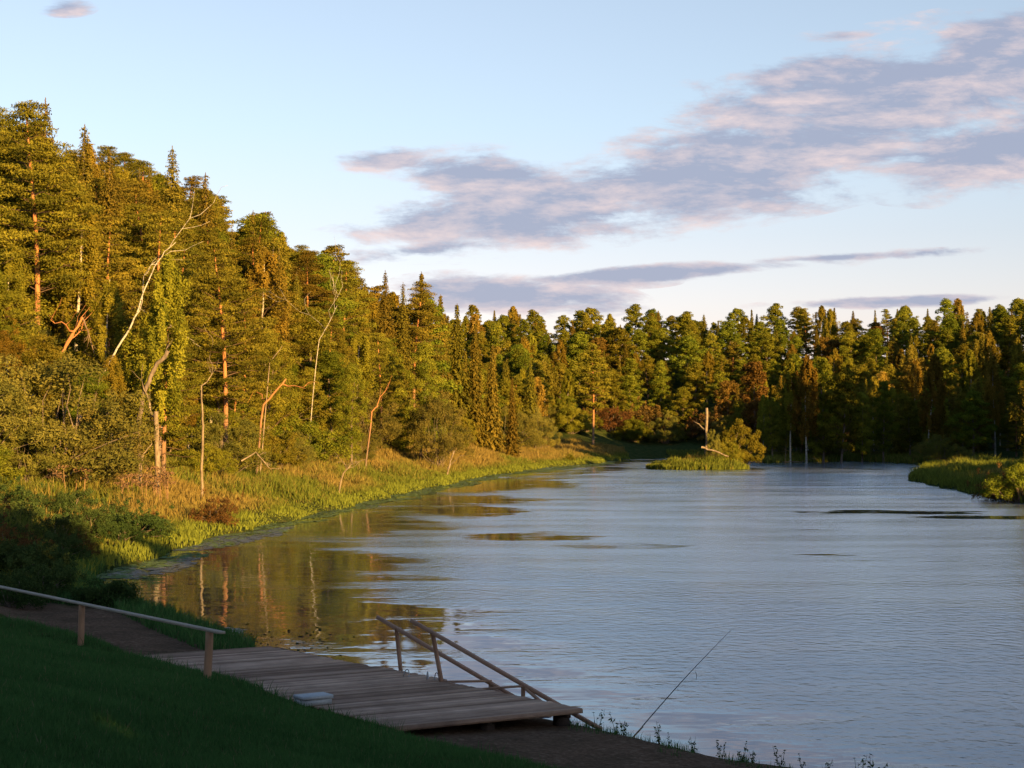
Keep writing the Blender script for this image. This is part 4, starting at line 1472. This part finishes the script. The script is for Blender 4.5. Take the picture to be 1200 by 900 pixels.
w = bpy.data.worlds.new('World'); scene.world = w; w.use_nodes = True
nt = w.node_tree; nt.nodes.clear()
t = NT.__new__(NT); t.t = nt
out = t.n('ShaderNodeOutputWorld'); bg = t.n('ShaderNodeBackground'); t.l(bg.outputs[0], out.inputs[0])
sky = t.n('ShaderNodeTexSky', sky_type='NISHITA', sun_disc=False)
sky.sun_elevation = SUN_EL; sky.sun_rotation = math.pi - AZ
sky.air_density = 1.0; sky.dust_density = .6; sky.ozone_density = 1.6; sky.altitude = 100
BG = .10
bg.inputs[1].default_value = BG
tc = t.n('ShaderNodeTexCoord')
sx = t.n('ShaderNodeSeparateXYZ'); t.l(tc.outputs['Generated'], sx.inputs[0])
yy = t.math('MAXIMUM', sx.outputs[1], .08)
U = t.math('MULTIPLY', t.math('DIVIDE', sx.outputs[0], yy), FPX / 100)     # direction, in hundreds of picture units
Vv = t.math('MULTIPLY', t.math('DIVIDE', sx.outputs[2], yy), FPX / 100)
cb = t.n('ShaderNodeCombineXYZ'); t.l(U, cb.inputs[0]); t.l(Vv, cb.inputs[1])
P = cb.outputs[0]
BLOBS = [(1170, 45, 120, 45, 14, 1), (1080, 110, 330, 85, 12, 1), (860, 195, 330, 66, 10, 1), (620, 245, 230, 52, 6, 1), (560, 205, 130, 36, 0, .75),
         (1180, 170, 190, 60, 8, 1), (455, 187, 62, 16, 3, .75), (1000, 82, 190, 30, 6, .8), (510, 290, 130, 13, 6, .75),
         (790, 318, 270, 11, 4, 1.1), (970, 302, 190, 7, 3, .9), (610, 345, 140, 25, -4, 1.2), (520, 345, 60, 26, 0, .9),
         (1060, 353, 180, 8, 2, 1.0), (985, 40, 60, 9, 2, .55), (75, 6, 34, 11, 0, .5), (700, 330, 90, 9, 0, .4)]
acc = None
for (cx, cy, rx, ry, rot, wt) in BLOBS:
    mp = t.n('ShaderNodeMapping', vector_type='TEXTURE')
    mp.inputs['Location'].default_value = ((cx - 600) / 100, (505 - cy) / 100, 0)
    mp.inputs['Rotation'].default_value = (0, 0, R(rot))
    mp.inputs['Scale'].default_value = (rx / 100, ry / 100, 1)
    t.l(P, mp.inputs[0])
    ln_ = t.n('ShaderNodeVectorMath', operation='LENGTH'); t.l(mp.outputs[0], ln_.inputs[0])
    v = t.math('MULTIPLY', t.math('SUBTRACT', 1.15, ln_.outputs['Value'], ), wt)
    v = t.math('MAXIMUM', v, 0)
    acc = v if acc is None else t.math('MAXIMUM', acc, v)


def cn(dx, dy, sc=1.0, mpx=(.58, 2.0, 1), det=10, rough=.66):
    mp = t.n('ShaderNodeMapping'); mp.inputs['Location'].default_value = (dx, dy, 0)
    mp.inputs['Rotation'].default_value = (0, 0, R(-9)); mp.inputs['Scale'].default_value = mpx
    t.l(P, mp.inputs[0])
    nd = t.n('ShaderNodeTexNoise'); nd.inputs['Scale'].default_value = sc; nd.inputs['Detail'].default_value = det
    nd.inputs['Roughness'].default_value = rough; nd.inputs['Distortion'].default_value = .15
    t.l(mp.outputs[0], nd.inputs['Vector'])
    return nd.outputs[0]


na = cn(0, 0); nb_ = cn(.05, -.32)
dens = t.math('ADD', t.math('MULTIPLY', acc, 1.0), t.math('MULTIPLY', t.math('SUBTRACT', na, .5), 2.9))
front = t.math('GREATER_THAN', sx.outputs[1], .08)
mr = t.n('ShaderNodeMapRange', interpolation_type='SMOOTHSTEP'); mr.inputs[1].default_value = .06; mr.inputs[2].default_value = .62
t.l(dens, mr.inputs[0])
alpha = t.math('MULTIPLY', t.math('MULTIPLY', mr.outputs[0], front), .90)
alpha = t.math('MULTIPLY', alpha, t.math('GREATER_THAN', acc, .001))
lit = t.math('ADD', t.math('MULTIPLY', t.math('SUBTRACT', na, nb_), 4.2), t.math('SUBTRACT', .62, t.math('MULTIPLY', dens, .55)), clamp=True)
EXPO = 2 ** 1.7
k_ = 1 / BG / EXPO
cc = t.mix(lit, (.36 * k_, .40 * k_, .54 * k_), (.84 * k_, .68 * k_, .67 * k_))
hz = t.n('ShaderNodeHueSaturation'); hz.inputs['Saturation'].default_value = .62; t.l(sky.outputs[0], hz.inputs['Color'])
mrs = t.n('ShaderNodeMapRange'); mrs.inputs[1].default_value = .6; mrs.inputs[2].default_value = 3.6; t.l(Vv, mrs.inputs[0])
mz = t.n('ShaderNodeMapRange'); mz.inputs[1].default_value = .30; mz.inputs[2].default_value = .55
mz.inputs[3].default_value = .62; mz.inputs[4].default_value = 1.05; t.l(sx.outputs[2], mz.inputs[0]); t.l(mz.outputs[0], hz.inputs['Saturation'])
skyc = t.mix(1.0, hz.outputs[0], t.mix(mrs.outputs[0], (.63, .50, .56), (.565, .58, .63)), 'MULTIPLY')
fin = t.mix(alpha, skyc, cc)
t.l(fin, bg.inputs[0])

# ------------------------------------------------------------------ render settings
scene.view_settings.view_transform = 'Standard'
scene.view_settings.look = 'None'
scene.view_settings.exposure = 1.75
scene.view_settings.gamma = 1
scene.render.engine = 'CYCLES'
cy = scene.cycles
cy.max_bounces = 5; cy.diffuse_bounces = 2; cy.glossy_bounces = 3; cy.transmission_bounces = 2; cy.transparent_max_bounces = 4
cy.use_adaptive_sampling = True; cy.adaptive_threshold = .02
cy.caustics_reflective = False; cy.caustics_refractive = False
cy.use_denoising = True
